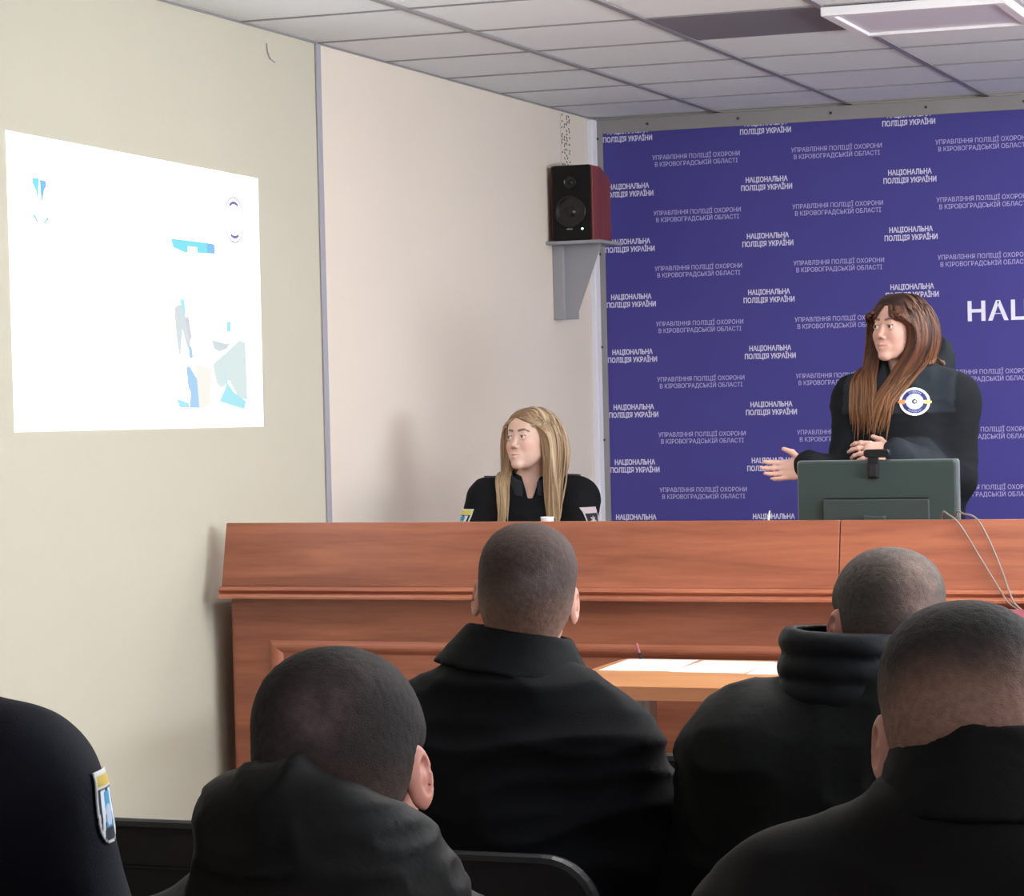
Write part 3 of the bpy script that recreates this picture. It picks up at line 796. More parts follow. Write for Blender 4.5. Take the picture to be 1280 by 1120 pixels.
    def build_body(s, paint, finehands=False, eyes=None):
        lo, hi = s.bounds(.13); fines = [[], [], []]
        for k in range(3): fines[k].append((s.hc[k]-.135, s.hc[k]+.135, s.fine))
        if finehands:
            for i in finehands:
                pts = np.stack([c[1] for c in s.H[i][1]]+[s.wri[i]]); a, b = pts.min(0)-.015, pts.max(0)+.015
                for k in range(3): fines[k].append((a[k], b[k], .0042))
        X, Y, Z = [axis(lo[k], hi[k], .013, fines[k]) for k in range(3)]
        v, Q = surf(s.body_fn, X, Y, Z)
        col = paint(s, v)
        s.body = mesh_from('body', v, Q, M['skin'], s.t, s.Mi, col)
        if eyes: s.make_eyes(*eyes)
    def make_eyes(s, gx, gz, iris=(92, 104, 110)):
        for x in (-1, 1):
            bm = bmesh.new(); bmesh.ops.create_uvsphere(bm, u_segments=32, v_segments=24, radius=.0122*s.hs)
            v = np.array([q.co[:] for q in bm.verts], f32); F = [[q.index for q in f.verts] for f in bm.faces]; bm.free()
            g = np.array((gx, 1, gz)); g = g/np.linalg.norm(g); R = np.array(Vector((0, 0, 1)).rotation_difference(Vector(g)).to_matrix(), f32)
            cs = v[:, 2]/(.0122*s.hs); col = np.tile(C3(222, 214, 212), (len(v), 1)); col[cs > .83] = C3(*iris)*.8; col[cs > .95] = C3(12, 12, 14)
            v = v@R.T
            w = s.hc+((np.array((x*EYE[0], EYE[1], EYE[2]), f32)*s.hs)+v)@s.HR.T
            mesh_from('eye', w, F, M['eye'], s.t, s.Mi, col)
    def trousers(s):
        lo, hi = s.bounds(.16)
        fn = lambda p: smax(s.legs(p, .014), -(p[:, 2]-(s.base[2]+.075)), .01)
        hi = hi.copy(); hi[2] = s.pel[2]+.17
        v, Q = surf(fn, *[axis(lo[k], hi[k], .014, []) for k in range(3)])
        mesh_from('trousers', v, Q, M['black_cloth'], s.t, s.Mi)
        for i in (0, 1):
            a, b = s.ank[i], s.toe[i]
            def fs(p):
                d = smin(cap(p, a+V(0, 0, -.045), b, .050, .042), cap(p, a+V(0, 0, -.04), a, .050), .02)
                return smax(d, -(p[:, 2]-(s.base[2]+.002)), .006)
            P = np.stack([a, b]); lo2 = P.min(0)-.08; hi2 = P.max(0)+.08; lo2[2] = s.base[2]-.01
            v, Q = surf(fs, *[axis(lo2[k], hi2[k], .009, []) for k in range(3)])
            mesh_from('shoe', v, Q, M['shoe'], s.t, s.Mi)
    def jacket(s, fn, color, m='cloth', step=.009, name='jacket', zlo=None, extra=0):
        lo, hi = s.bounds(.17+extra); hi = hi.copy(); hi[2] = s.hc[2]+.06; lo = lo.copy(); lo[2] = (zlo if zlo is not None else s.pel[2]-.16)
        v, Q = surf(fn, *[axis(lo[k], hi[k], step, []) for k in range(3)])
        col = color(v) if callable(color) else np.tile(C3(*color), (len(v), 1))
        return mesh_from(name, v, Q, M[m], s.t, s.Mi, col)
    def part(s, name, fn, lo, hi, step, color, m):
        v, Q = surf(fn, *[axis(lo[k], hi[k], step, []) for k in range(3)])
        col = color(v) if callable(color) else np.tile(C3(*color), (len(v), 1))
        return mesh_from(name, v, Q, M[m], s.t, s.Mi, col)

def standard_jacket(s, t=.022, k=.07, amp=.007, sc=(7, 7, 13), seed=0, armt=None, hem=None, extra=None):
    hem = hem if hem is not None else s.pel[2]-.06
    at = armt if armt is not None else t+.006
    def fn(p):
        d = s.torso(p, t, k); d = smin(d, ell(p, s.pel+V(0, 0, .03), (.165+t, .125+t, .13+t), s.R), .07)
        d = smin(d, s.arms(p, at, .06), .045)
        if extra: d = extra(p, d)
        d = d-amp*(folds(p, sc, seed)-.35)
        d = smax(d, -(p[:, 2]-hem), .01) if s.sit is False else smax(d, -(p[:, 2]-(hem)), .012)
        return d
    return fn

def collar_fn(c, R, rb, rt, z0, z1, th=.008, ax=(1, 1.05), tilt=0.0, open_=None, rib=0, ribn=3, seed=1, wav=.002):
    """standing collar: a thin wall round an axis; c base centre, rb/rt radius at foot and top"""
    def fn(p):
        q = (p-np.asarray(c, f32))@np.asarray(R, f32)
        x, y, z = q[:, 0]/ax[0], q[:, 1]/ax[1], q[:, 2]
        rho = np.sqrt(x*x+y*y); tt = np.clip((z-z0)/(z1-z0), -.2, 1.2); r = rb+(rt-rb)*tt
        if rib: r = r+rib*np.abs(np.sin(PI*ribn*tt))
        d = np.abs(rho-r)-th
        zt = z1+tilt*y
        d = smax(d, z-zt, .006); d = smax(d, z0-z, .006)
        if open_ is not None: d = smax(d, np.where(y > 0, open_-np.abs(x), -1.0), .004)
        return d-wav*(folds(p, (14, 14, 30), seed)-.3)
    return fn

def scalp_hair(s, cfg, color, thick=.006):
    """close-cropped hair: a shell over the skull down to a hairline"""
    ys, zs = zip(*cfg)
    def fn(p):
        q = s.toh(p); z = np.interp(q[:, 1], ys, zs).astype(f32)
        # ears stay free
        tp = np.clip((q[:, 2]-z)/.032, 0, 1)
        d = smin(skull(q), cap(q, (0, -.030, -.03), (0, -.036, -.12), .050), .03)
        d = d-(.0005+thick*tp*(2-tp)+.0012*tp*(noise(q*260)-.3))
        d = smax(d, ell(q, (0, -.012, .02), (.094, .125, .135)), .004)
        d = smax(d, (z-q[:, 2])*.75, .010)
        return d*s.hs
    lo, hi = s.hc-.14, s.hc+.15
    v, Q = surf(fn, *[axis(lo[k], hi[k], .0032, []) for k in range(3)])
    return mesh_from('hair', v, Q, M['hair'], s.t, s.Mi, color(s.toh(v)))

MENLINE = [(-.11, -.088), (-.075, -.086), (-.048, -.078), (-.030, -.040), (-.020, -.010), (-.005, .018), (.02, .022), (.05, .030), (.07, .062), (.09, .072)]
def fade(low, high, z0, z1, spots=(), nz=.25, base=None):
    def f(q):
        t = np.clip((q[:, 2]-z0)/(z1-z0)+nz*(noise(q*38)-.5)+.35*nz*(noise(q*110)-.5), 0, 1); t = t*t*(3-2*t)
        c = lerp3(C3(*low), C3(*high), t)
        for cx, cy, cz, r, cc, amt in spots:
            w = np.exp(-(((q-np.array((cx, cy, cz), f32))**2).sum(1))/(r*r))*amt*(.45+1.1*noise(q*60))
            w = np.clip(w, 0, 1)[:, None]; c = c*(1-w)+C3(*cc)[None]*w
        return c
    return f

def paint_skin(base, lips=None, brows=None, blush=.0, ear=None, line=None):
    def f(s, v):
        q = s.toh(v); c = np.tile(C3(*base), (len(v), 1))
        if blush:
            for x in (-1, 1):
                w = np.exp(-(((q-np.array((x*.042, .07, -.025), f32))**2).sum(1))/.022**2)*blush
                c = c*(1-w[:, None])+C3(226, 150, 138)[None]*w[:, None]
        if ear is not None:
            w = np.clip((np.abs(q[:, 0])-.070)/.008, 0, 1)*(np.abs(q[:, 2]+.005) < .045)*(np.abs(q[:, 1]+.01) < .04)
            c = c*(1-w[:, None])+C3(*ear)[None]*w[:, None]
        if lips is not None:
            d = np.minimum(cap(q, (-.0215, .0850, -.0580), (0, .0950, -.0572), .0022, .0054), cap(q, (.0215, .0850, -.0580), (0, .0950, -.0572), .0022, .0054))
            d = np.minimum(d, np.minimum(cap(q, (-.0165, .0865, -.0630), (0, .0910, -.0672), .0032, .0064), cap(q, (.0165, .0865, -.0630), (0, .0910, -.0672), .0032, .0064)))
            w = np.clip(.5-d/.002, 0, 1)[:, None]; c = c*(1-w)+C3(*lips)[None]*w
        if brows is not None:
            for x in (-1, 1):
                d = np.minimum(cap(q, (x*.014, .092, .0290), (x*.033, .086, .0330), .0020, .0018), cap(q, (x*.033, .086, .0330), (x*.046, .074, .0275), .0020, .0010))
                d = np.where(q[:, 1] > .05, d-.0022, 1)
                w = np.clip(.5-d/.0025, 0, 1)[:, None]*.85; c = c*(1-w)+C3(*brows)[None]*w
                # lash line
                d = cap(q, (x*(EYE[0]-.011), .0885, EYE[2]+.0052), (x*(EYE[0]+.012), .0865, EYE[2]+.0052), .0014)
                w = np.clip(.8-d/.0018, 0, 1)[:, None]*.95; c = c*(1-w)+C3(40, 28, 26)[None]*w
        return c
    return f

# patches sewn on cloth: a grid pressed onto the jacket surface
def sewn_patch(s, name, fn, center, normal, up, w, h, colorf, n=40, parent=None, lift=.0025):
    nrm = np.array(normal, float); nrm /= np.linalg.norm(nrm); u = np.array(up, float); u -= nrm*(u@nrm); u /= np.linalg.norm(u); r = np.cross(u, nrm)
    V0, UV = [], []
    for j in range(n+1):
        for i in range(n+1):
            a, b = i/n*2-1, j/n*2-1; V0.append(np.array(center)+nrm*.07+r*a*w/2+u*b*h/2); UV.append((a, b))
    p = np.array(V0, f32); UV = np.array(UV, f32); nn = nrm.astype(f32); done = np.zeros(len(p), bool)
    for _ in range(60):
        d = fn(p)-lift; st = np.where(done, 0, np.clip(d*.8, -.01, .01)); p = p-nn[None]*st[:, None]; done |= np.abs(d) < .0006
    col, keep = colorf(UV)
    F = []
    for j in range(n):
        for i in range(n):
            q = [j*(n+1)+i, j*(n+1)+i+1, (j+1)*(n+1)+i+1, (j+1)*(n+1)+i]
            if all(keep[k] for k in q): F.append(q)
    use = sorted({k for f in F for k in f}); mp = {k: i for i, k in enumerate(use)}
    o = mesh_from(name, p[use], [[mp[k] for k in f] for f in F], M['patch'], parent, s.Mi, col[use])
    md = o.modifiers.new('thick', 'SOLIDIFY'); md.thickness = .0015; md.offset = 0
    return o

def shield_colors(field, top, rim, charge, kind):
    def f(uv):
        x, y = uv[:, 0], uv[:, 1]
        hw = np.where(y > -.1, .92, .92*np.sqrt(np.clip(1-((-.1-y)/.9)**2, 0, 1)))
        e = np.minimum(hw-np.abs(x), 1-np.abs(y)); keep = e > -.04
        c = np.tile(C3(*field), (len(x), 1)); c[y > .55] = C3(*top)
        if kind == 'star':
            r = np.hypot(x, (y+.1)*1.15); a = np.arctan2(y+.1, x); c[(r < .34+.16*np.cos(8*a))] = C3(*charge)
        else:
            c[(np.abs(x) < .62) & (y < .5) & (np.abs(x) > .3-.25*y)] = C3(225, 232, 240)
            c[(np.abs(x) < .33) & (y < .42) & (y > -.55)] = C3(70, 150, 200)
            c[(np.hypot(x, y+.2) < .3)] = C3(*charge)
        c[e < .12] = C3(*rim); c[(np.abs(y-.55) < .05)] = C3(*rim)
        return c, keep
    return f
def round_emblem(uv):
    x, y = uv[:, 0], uv[:, 1]; r = np.hypot(x, y); wing = (np.abs(y+.02) < .20-.12*np.abs(x)) & (np.abs(x) < 1.0)
    keep = (r < .90) | wing; c = np.tile(C3(44, 50, 110), (len(x), 1))
    c[(r > .74)] = C3(238, 240, 246); c[r < .50] = C3(205, 214, 232)
    c[(np.abs(x) < .62) & (np.abs(y) < .17+.1*np.cos(6*x))] = C3(228, 232, 240)
    c[(np.hypot(x, y) < .15)] = C3(60, 66, 80); c[(np.hypot(x-.03, y) < .07)] = C3(230, 232, 240)
    c[(np.abs(x) > .55) & (np.abs(y+.02) < .16-.08*np.abs(x)) & (x > 0)] = C3(238, 216, 120)
    c[(np.abs(x) > .55) & (np.abs(y+.02) < .20-.10*np.abs(x)) & (x < 0)] = C3(226, 140, 84)
    a = np.arctan2(y, x)
    for z0, z1 in ((.9, 2.2), (-2.2, -.9)):
        m = (r > .57) & (r < .67) & (a > z0) & (a < z1) & (np.sin(a*34) > -.2); c[m] = C3(150, 156, 205)
    return c, keep

# ------------------------------------------------------------------ long hair: many swept locks over a cap
def long_hair(s, bodyfn, zend, cols, seed=3, part_x=.006, n=520, front_share=.55, fringe=False, zj=.03, wid=1.0, tip=None, targ=((.055, .115), (.055, .115)), ylim=.015, tuck=None, pull=(3.5, .25)):
    rs = np.random.RandomState(seed)
    def capfn(p):
        q = s.toh(p)
        z = np.interp(q[:, 1], (-.11, -.05, -.01, .03, .055, .072, .085), (-.09, -.075, -.03, .02, .045, .070, .085)).astype(f32)
        d = skull(q)-.008; d = smax(d, (z-q[:, 2])*.8, .008); return d*s.hs
    lo, hi = s.hc-.15, s.hc+.15
    v, Q = surf(capfn, *[axis(lo[k], hi[k], .004, []) for k in range(3)])
    base = cols[0]
    hobj = mesh_from('hair', v, Q, M['longhair'], s.t, s.Mi, np.tile(C3(*base)*.9, (len(v), 1)))
    # roots on the scalp in head space
    y = np.where(rs.rand(n) < .22, rs.uniform(.048, .080, n), rs.uniform(-.085, .074, n)); u = rs.uniform(0, 1, n)**.8; side = np.where(rs.rand(n) < .5, -1, 1)
    ang = u*1.25*side
    R = np.stack([np.sin(ang)*.07+part_x*(1-u), y, .03+np.cos(ang)*.085*np.sqrt(np.clip(1-((y+.014)/.108)**2, .05, 1))], 1).astype(f32)
    for _ in range(8):
        d = skull(R); g = np.stack([skull(R+np.eye(3, dtype=f32)[k]*.001)-skull(R-np.eye(3, dtype=f32)[k]*.001) for k in range(3)], 1); g /= np.linalg.norm(g, axis=1)[:, None]+1e-6
        R = R-g*(d-.004)[:, None]
    fr = (y > -.02+.03*rs.randn(n)); layer = rs.uniform(.003, .013, n)*np.where(y > .045, .55, 1.0)
    frg = (y > .045) & (u < .75) if fringe else np.zeros(n, bool)
    vel = np.stack([side*1.0, np.where(fr, -.35*(1-u), -.5), -.15*np.ones(n)], 1)
    vel[frg] = np.stack([side[frg]*(.75), .55*np.ones(frg.sum()), -.35*np.ones(frg.sum())], 1)
    P = s.fromh(R); vel = vel@s.HR.T.astype(float)
    ze = zend+zj*rs.randn(n)
    if tuck is not None: ze = np.where(fr, ze, np.maximum(ze, tuck))
    st = .0085; K = 75; paths = np.full((K, n, 3), np.nan); alive = np.ones(n, bool)
    fwd = s.HR[:, 1].astype(float); rgt = s.HR[:, 0].astype(float)
    bfwd = (s.R@np.array((0, 1, 0))).astype(float); brgt = (s.R@np.array((1, 0, 0))).astype(float)
    wob = rs.uniform(0, 6.28, n); tu = rs.rand(n); target = np.where(side > 0, targ[0][0]+(targ[0][1]-targ[0][0])*tu, targ[1][0]+(targ[1][1]-targ[1][0])*tu)
    for k in range(K):
        paths[k] = P
        q = s.toh(P.astype(f32)); below = np.clip((-q[:, 2]+.0)/.12, 0, 1)
        grav = np.array((0, 0, -1.0))[None]*(.22+.45*below)[:, None]
        vel = vel*.80+grav
        lat = (P-s.nb)@brgt; want = np.where(fr, side*target, side*.05); vel += (np.clip((want-lat)*pull[0], -pull[1], pull[1])*below)[:, None]*brgt[None]
        dep = (P-s.nb)@bfwd; vel += (np.where(fr, np.clip(.085-dep, -.06, .10), np.clip(-.09-dep, -.10, .05))*below)[:, None]*bfwd[None]*1.2
        vel += (.05*np.sin(wob+k*.22))[:, None]*rgt[None]*below[:, None]
        vel /= np.linalg.norm(vel, axis=1)[:, None]
        P = P+vel*st*alive[:, None]
        pf = P.astype(f32)
        def coll(x):
            qq = s.toh(x)
            h = np.minimum(skull(qq), ell(qq, (0, .026, -.03), (.061, .056, .088)))
            face = ell(qq, (0, ylim+.075, -.040), (.22, .075, .105))
            face = np.where(frg & (qq[:, 2] > .022), 1.0, face)
            h = np.minimum(h, face)*s.hs-layer
            return np.minimum(h, bodyfn(x)-layer*.8)
        for _ in range(3):
            d = coll(pf); g = np.stack([coll(pf+np.eye(3, dtype=f32)[j]*.002)-coll(pf-np.eye(3, dtype=f32)[j]*.002) for j in range(3)], 1)
            g /= np.linalg.norm(g, axis=1)[:, None]+1e-6; pf = pf-g*np.minimum(d, 0)[:, None]
        P = pf.astype(float)
        alive &= P[:, 2] > ze
    verts, faces, vc = [], [], []
    colA, colB = C3(*cols[0]), C3(*cols[1]); colT = C3(*(tip or cols[1]))
    for i in range(n):
        pth = paths[:, i]; seg = np.linalg.norm(np.diff(pth, axis=0), axis=1); L = int((seg > 1e-4).sum()); 
        if L < 8: continue
        pth = pth[:L+1:2]; m = len(pth)
        for _ in range(2): pth[1:-1] = (pth[:-2]+pth[1:-1]*2+pth[2:])/4
        t = np.linspace(0, 1, m); W = wid*(.0045+.0035*rs.rand())*np.clip(t*8+.3, 0, 1)*np.clip((1-t)*5+.12, 0, 1); T = W*.45
        tan = np.gradient(pth, axis=0); tan /= np.linalg.norm(tan, axis=1)[:, None]
        cen = pth-np.array(s.hc)[None]; cen[:, 2] *= .2; nn = cen-tan*(cen*tan).sum(1)[:, None]; nn /= np.linalg.norm(nn, axis=1)[:, None]+1e-9
        sd = np.cross(tan, nn); b0 = len(verts)
        mix = np.clip(rs.normal(.5, .38), 0, 1); cc = colA*(1-mix)+colB*mix
        for k in range(m):
            for a in range(6):
                an = PI/3*a; verts.append(pth[k]+sd[k]*math.cos(an)*W[k]+nn[k]*math.sin(an)*T[k])
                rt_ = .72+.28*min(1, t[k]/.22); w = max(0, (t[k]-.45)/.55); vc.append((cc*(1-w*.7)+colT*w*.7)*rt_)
        for k in range(m-1):
            for a in range(6): faces.append([b0+k*6+a, b0+k*6+(a+1) % 6, b0+(k+1)*6+(a+1) % 6, b0+(k+1)*6+a])
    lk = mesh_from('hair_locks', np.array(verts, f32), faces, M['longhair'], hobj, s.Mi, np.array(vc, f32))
    return hobj

# ------------------------------------------------------------------ the two women behind the desk
NAVY = (20, 21, 32)
def woman_seated():
    s = Figure('seated blonde woman in black uniform jacket looking up to the left', (-3.19, 8.78, .15), math.radians(194), 1.480, True, True,
               head=(163, 9, 2), hc=(-3.175, 8.73, 1.362), hs=.97, fine=.0024, wide=1.0,
               arms=[((-2.99, 8.68, .98), (-3.08, 8.40, .97)), ((-3.40, 8.66, .98), (-3.28, 8.40, .97))], up=.03, nbz=.01,
               hands=[((-.5, -.8, 0), (0, 0, -1), -1, .35), ((.5, -.8, 0), (0, 0, -1), 1, .35)])
    # index 0 is the figure's left (-x local) = +x in the room
    s.sh = [s.sh[0]+V(0, 0, .0), s.sh[1]+V(0, 0, 0)]
    s.build_body(paint_skin((226, 190, 174), lips=(186, 100, 98), brows=(70, 50, 42), blush=.45), eyes=(.38, .22, (96, 110, 112)))
    jf = standard_jacket(s, .016, .05, .006, (9, 9, 15), 2, armt=.020)
    def jfn(p):
        d = jf(p)
        return smax(smax(d, -(cap(p, s.nb+V(0, 0, -.03), s.nb+V(0, 0, .2), .056, .075)), .006), -cap(p, s.nb+(s.R[:, 1]*.085+V(0, 0, -.055)), s.nb+(s.R[:, 1]*.06+V(0, 0, .12)), .006, .055), .006)
    def jcol(v): return np.tile(C3(20, 21, 25), (len(v), 1))
    J = s.jacket(jfn, jcol, step=.008)
    cR = s.R@Rx(-.30)
    col = collar_fn(s.nb+V(0, 0, -.005)+s.R[:, 1]*.012, cR, .088, .068, 0, .062, .0045, tilt=-.15, open_=.026, wav=.001)
    s.part('collar', col, s.nb-.13, s.nb+V(.13, .13, .13), .0045, (46, 50, 58), 'cloth')
    # front placket
    for side, kind, pos in ((0, 'star', None), (1, 'arms', None)):
        e = s.elb[side]; sh = s.sh[side]; c = sh*.60+e*.40
        out = (s.R@np.array(((-1, 1)[side]*.75, .66, .0)))
        if kind == 'star': cf = shield_colors((38, 34, 40), (210, 190, 196), (206, 200, 206), (205, 200, 208), 'star')
        else: cf = shield_colors((36, 40, 44), (222, 210, 90), (215, 220, 205), (205, 215, 90), 'arms')
        sewn_patch(s, 'shoulder_patch', jfn, c, out, (0, 0, 1), .074, .088, cf, parent=J)
    for i in (0, 1):        # shoulder straps
        c = s.sh[i]*.72+(s.sh[0]+s.sh[1])/2*.28
        sewn_patch(s, 'shoulder_strap', jfn, c+V(0, 0, .0), (0, 0, 1), s.R[:, 1], .10, .042, lambda uv: (np.tile(C3(36, 37, 43), (len(uv), 1)), np.ones(len(uv), bool)), 12, parent=J, lift=.004)
    long_hair(s, jfn, 1.095, [(146, 116, 86), (204, 180, 148)], 5, .006, 560, tip=(196, 170, 132), wid=1.0)
    # earring on the figure's left ear
    bm = bmesh.new(); c = s.fromh((-.082, .004, -.043)); lathe(bm, [(.001, -.006), (.0035, -.003), (.0035, .003), (.001, .006)], c, 2, 12)
    v = np.array([q.co[:] for q in bm.verts], f32); F = [[q.index for q in f.verts] for f in bm.faces]; bm.free()
    mesh_from('earring', v, F, M['gold'], s.t, s.Mi)
    s.trousers()
    return s
W1 = woman_seated()

def woman_standing():
    s = Figure('standing brown-haired woman in black hooded sweatshirt gesturing with her open hand', (-1.815, 8.62, .15), math.radians(178), 1.835, False, True, up=-.025,
               head=(154, 4, -1), hc=(-1.815, 8.56, 1.714), hs=.96, fine=.0024, wide=.98,
               arms=[((-1.645, 8.60, 1.225), (-1.80, 8.36, 1.315)), ((-2.00, 8.56, 1.235), (-2.075, 8.33, 1.275))],
               hands=[((-.93, -.25, .16), (.1, .7, -.6), -1, .55), ((-.98, -.12, -.14), (.1, -.9, .35), 1, .38)])
    s.build_body(paint_skin((216, 172, 156), lips=(196, 118, 108), brows=(70, 46, 38), blush=.35), finehands=(0, 1), eyes=(.25, .08, (70, 60, 52)))
    jf = standard_jacket(s, .026, .07, .011, (8, 8, 11), 4, armt=.030)
    def jfn(p):
        d = jf(p)
        return smax(smax(d, -(cap(p, s.nb+V(0, 0, -.04), s.nb+V(0, 0, .2), .060, .080)), .008), -cap(p, s.nb+(s.R[:, 1]*.11+V(0, 0, -.09)), s.nb+(s.R[:, 1]*.06+V(0, 0, .12)), .006, .075), .008)
    def jcol(v):
        c = np.tile(C3(22, 25, 30), (len(v), 1)); l = (v-s.che)@s.R
        yoke = (l[:, 2] > .045+.03*np.abs(l[:, 0])*0) & (np.abs(l[:, 0]) < .185); c[yoke] = C3(42, 48, 55)
        w = s.wri[0]; fore = (v[:, 0] < -1.60) & (cap(v, s.elb[0], w, .09) < 0) & (v[:, 1] < 8.50); c[fore] = C3(42, 47, 54)
        return c
    J = s.jacket(jfn, jcol, step=.008, zlo=.93, name='sweatshirt')
    # hood lying round the neck
    def hood(p):
        q = (p-s.nb)@s.R; x, y, z = q[:, 0], q[:, 1]+.035, q[:, 2]
        a = np.arctan2(y, x); R_ = .112-.020*np.sin(a); zc = .012-.034*np.sin(a)
        rr = np.sqrt(x*x+y*y)-R_; th = .036-.016*np.sin(a)
        zc = zc-.03*np.clip(np.sin(a), 0, 1)-.012*np.clip(-np.sin(a), 0, 1); d = np.sqrt(rr*rr+((z-zc)*.55)**2)-th
        d = smax(d, -cap(p, s.nb+(s.R[:, 1]*.12+V(0, 0, -.11)), s.nb+(s.R[:, 1]*.05+V(0, 0, .12)), .01, .085), .008)
        return (d-.006*(folds(p, (11, 11, 17), 9)-.3))*.8
    s.part('hood', hood, s.nb-.20, s.nb+V(.20, .20, .17), .006, (31, 35, 41), 'cloth')
    sewn_patch(s, 'chest_emblem', jfn, (-1.757, 8.52, 1.475), (.12, -.98, .12), (0, 0, 1), .112, .105, round_emblem, 70, parent=J, lift=.004)
    long_hair(s, lambda p: np.minimum(jfn(p), hood(p)), 1.43, [(50, 31, 25), (112, 72, 54)], 9, -.004, 640, fringe=True, zj=.035, tip=(150, 104, 66), wid=1.0, targ=((.05, .15), (-.11, -.02)), ylim=.028, tuck=1.60, pull=(6, .5))
    s.trousers()
    return s
W2 = woman_standing()

# ------------------------------------------------------------------ the men in the audience
def man1():      # at the left edge, navy uniform with shoulder patch
    s = Figure('man in navy uniform jacket cut off by the left edge of the picture', (-1.645, 2.40, 0), math.radians(8), 1.49, True,
               head=(14, -4, 0), hc=(-1.575, 2.36, 1.33), hs=1.0, wide=1.0, nbz=.06)
    s.build_body(paint_skin((186, 140, 122), ear=(196, 140, 124)))
    jf = standard_jacket(s, .020, .06, .006, (6, 6, 10), 11, armt=.026)
    J = s.jacket(jf, (16, 17, 29), step=.008)
    cf = collar_fn(s.nb+V(0, 0, -.01), s.R@Rx(-.1), .090, .074, 0, .07, .006, open_=.02)
    s.part('collar', cf, s.nb-.14, s.nb+V(.14, .14, .14), .006, (17, 18, 27), 'cloth')
    e, sh = s.elb[1], s.sh[1]
    sewn_patch(s, 'shoulder_patch', jf, sh*.93+e*.07+V(0, 0, .0), (.97, .22, .1), (0, 0, 1), .055, .080, shield_colors((30, 30, 50), (206, 178, 80), (215, 215, 220), (190, 200, 225), 'arms'), parent=J)
    scalp_hair(s, MENLINE, fade((120, 92, 80), (56, 46, 44), -.04, .02))
    s.trousers(); return s
def man2():      # front left, hooded padded jacket
    s = Figure('man with dark cropped hair and bulky black hooded jacket, front row left', (-1.13, 2.44, 0), math.radians(12), 1.285, True,
               head=(6, -16, -4), hc=(-1.112, 2.47, 1.152), hs=1.04, wide=.98, up=-.03, nbz=.06)
    s.build_body(paint_skin((196, 142, 124), ear=(206, 138, 122)))
    jf = standard_jacket(s, .034, .09, .020, (6, 6, 13), 21, armt=.040)
    s.jacket(jf, (13, 12, 14), 'shiny', step=.007)
    def hood(p):
        q = (p-V(-1.105, 2.42, 1.062))@s.R; x, y, z = q[:, 0], q[:, 1], q[:, 2]
        a = np.arctan2(y, x); zc = .006-.030*np.sin(a)-.022*np.cos(a); rr = np.sqrt(x*x+y*y*.9)-.088
        d = np.sqrt(rr*rr+((z-zc)*.62)**2)-(.046-.008*np.sin(a))
        d = smin(d, np.sqrt((rr-.006)**2+((z-zc+.055)*.75)**2)-.042, .03)
        return (d-.013*(folds(p, (7, 7, 19), 33)-.35))*.75
    s.part('hood', hood, s.nb-.26, s.nb+V(.26, .26, .26), .006, (12, 11, 13), 'shiny')
    scalp_hair(s, MENLINE, fade((86, 66, 58), (40, 34, 34), -.045, .015, [(.01, -.10, .045, .035, (104, 88, 90), .8), (-.01, -.085, .01, .03, (98, 80, 80), .7), (.03, -.07, .085, .025, (96, 82, 84), .6)]), .0055)
    s.trousers(); return s
def man3():      # middle
    s = Figure('man in plain black jacket with folded collar, centre of the audience', (-1.495, 3.98, 0), math.radians(6), 1.335, True,
               head=(19, -4, 6), hc=(-1.480, 4.03, 1.206), hs=.975, wide=.81, up=-.015, nbz=.03)
    s.build_body(paint_skin((196, 150, 132), ear=(206, 148, 130)))
    jf = standard_jacket(s, .026, .075, .024, (5, 5, 9), 31, armt=.034)
    s.jacket(jf, (13, 14, 18), 'cloth', step=.008)
    cR = s.R@Rx(-.10)@Ry(.16)
    cf = collar_fn(V(-1.495, 4.00, 1.075), cR, .126, .079, .012, .082, .008, ax=(1, .95), wav=.003)
    s.part('collar', cf, s.nb-.19, s.nb+V(.19, .19, .15), .006, (14, 15, 18), 'cloth')
    scalp_hair(s, MENLINE, fade((140, 108, 94), (76, 62, 59), -.05, .035, [(.0, -.105, .02, .03, (122, 106, 104), .7), (.03, -.10, .04, .02, (122, 108, 106), .6)]), .006)
    s.trousers(); return s
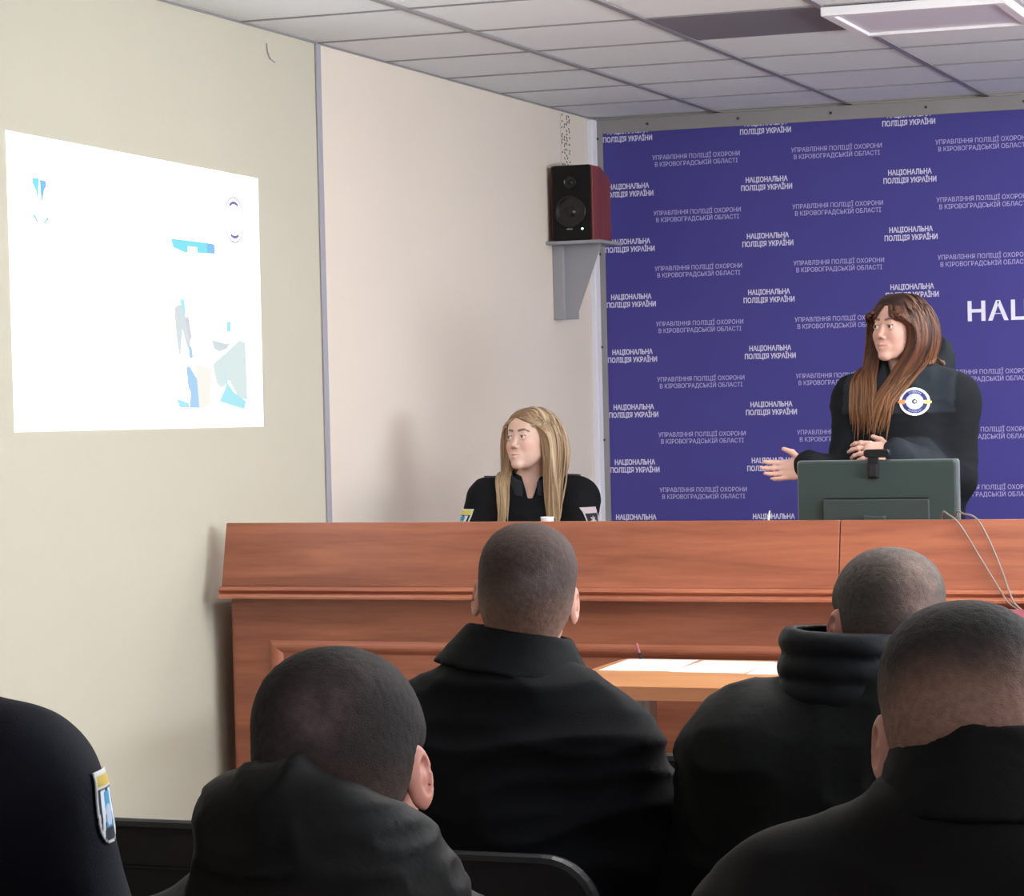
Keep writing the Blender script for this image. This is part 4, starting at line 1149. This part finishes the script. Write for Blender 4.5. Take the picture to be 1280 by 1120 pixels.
def man4():      # right of the middle, tall stand collar
    s = Figure('man with thinning grey hair in black padded jacket with tall stand-up collar', (-.925, 3.98, 0), math.radians(4), 1.305, True,
               head=(31, -8, 6), hc=(-.893, 4.06, 1.157), hs=1.03, wide=.88, up=.015, nbz=.0)
    s.build_body(paint_skin((178, 136, 122), ear=(190, 128, 114)))
    jf = standard_jacket(s, .036, .09, .020, (6, 6, 10), 41, armt=.050)
    s.jacket(jf, (15, 17, 18), 'shiny', step=.008)
    cR = s.R@Rx(-.04)@Ry(.05)
    cf = collar_fn(V(-.938, 3.985, 1.050), cR, .098, .090, 0, .115, .009, rib=.007, ribn=3, wav=.003)
    s.part('collar', cf, s.nb-.20, s.nb+V(.17, .17, .2), .006, (17, 19, 25), 'shiny')
    scalp_hair(s, [(-.11, -.058), (-.075, -.06), (-.045, -.05), (-.022, -.012), (-.005, .018), (.02, .022), (.05, .030), (.07, .050), (.09, .06)],
               fade((104, 82, 74), (74, 67, 64), -.05, .02, [(.01, -.085, .07, .035, (150, 126, 116), .9), (.02, -.10, .03, .035, (146, 118, 112), .8), (.0, -.04, .11, .04, (128, 112, 104), .5)], .3), .004)
    s.trousers(); return s
def man5():      # front right
    s = Figure('man with high faded haircut in black jacket, nearest on the right', (-.515, 2.74, 0), math.radians(-4), 1.312, True,
               head=(16, -20, -3), hc=(-.528, 2.80, 1.162), hs=1.14, wide=1.08, up=.0, nbz=.05)
    s.build_body(paint_skin((178, 136, 118), ear=(190, 134, 120)))
    jf = standard_jacket(s, .036, .08, .017, (6, 6, 11), 51, armt=.046)
    s.jacket(jf, (16, 14, 15), 'cloth', step=.007)
    cR = s.R@Rx(-.14)
    cf = collar_fn(V(-.505, 2.76, 1.085), cR, .108, .080, 0, .098, .011, wav=.004)
    s.part('collar', cf, s.nb-.19, s.nb+V(.19, .19, .19), .006, (16, 14, 16), 'cloth')
    scalp_hair(s, MENLINE, fade((138, 106, 94), (46, 41, 40), .005, .075, [], .22), .004)
    s.trousers(); return s
MEN = [man1(), man2(), man3(), man4(), man5()]

# chairs: the two rows the photo shows and the ones the front men sit on
first = make_chair(-1.52, 4.03, 0, 'black chair behind the back of the man with the folded collar')
def place(x, y, rz, lab, z=0.0, group='black conference chairs'):
    c = copy_tree(first); c.location = (x, y, z); c.rotation_euler = (0, 0, rz); tag(c, lab, 'chair', group); return c
place(-2.14, 4.20, 0, 'empty black chair by the left wall beyond the navy uniform')
place(-.87, 4.03, 0, 'black chair under the man with the tall stand-up collar')
place(-1.52, 5.12, 0, 'empty black chair in front of the beech table, seen between the two middle men')
place(-1.60, 2.42, math.radians(8), 'black chair under the man in navy at the left edge')
place(-1.12, 2.46, math.radians(10), 'black chair under the man in the hooded jacket')
place(-.515, 2.76, math.radians(-4), 'black chair under the man nearest on the right')
place(-3.19, 8.78, math.radians(194), 'black chair behind the desk under the blonde woman', .15)
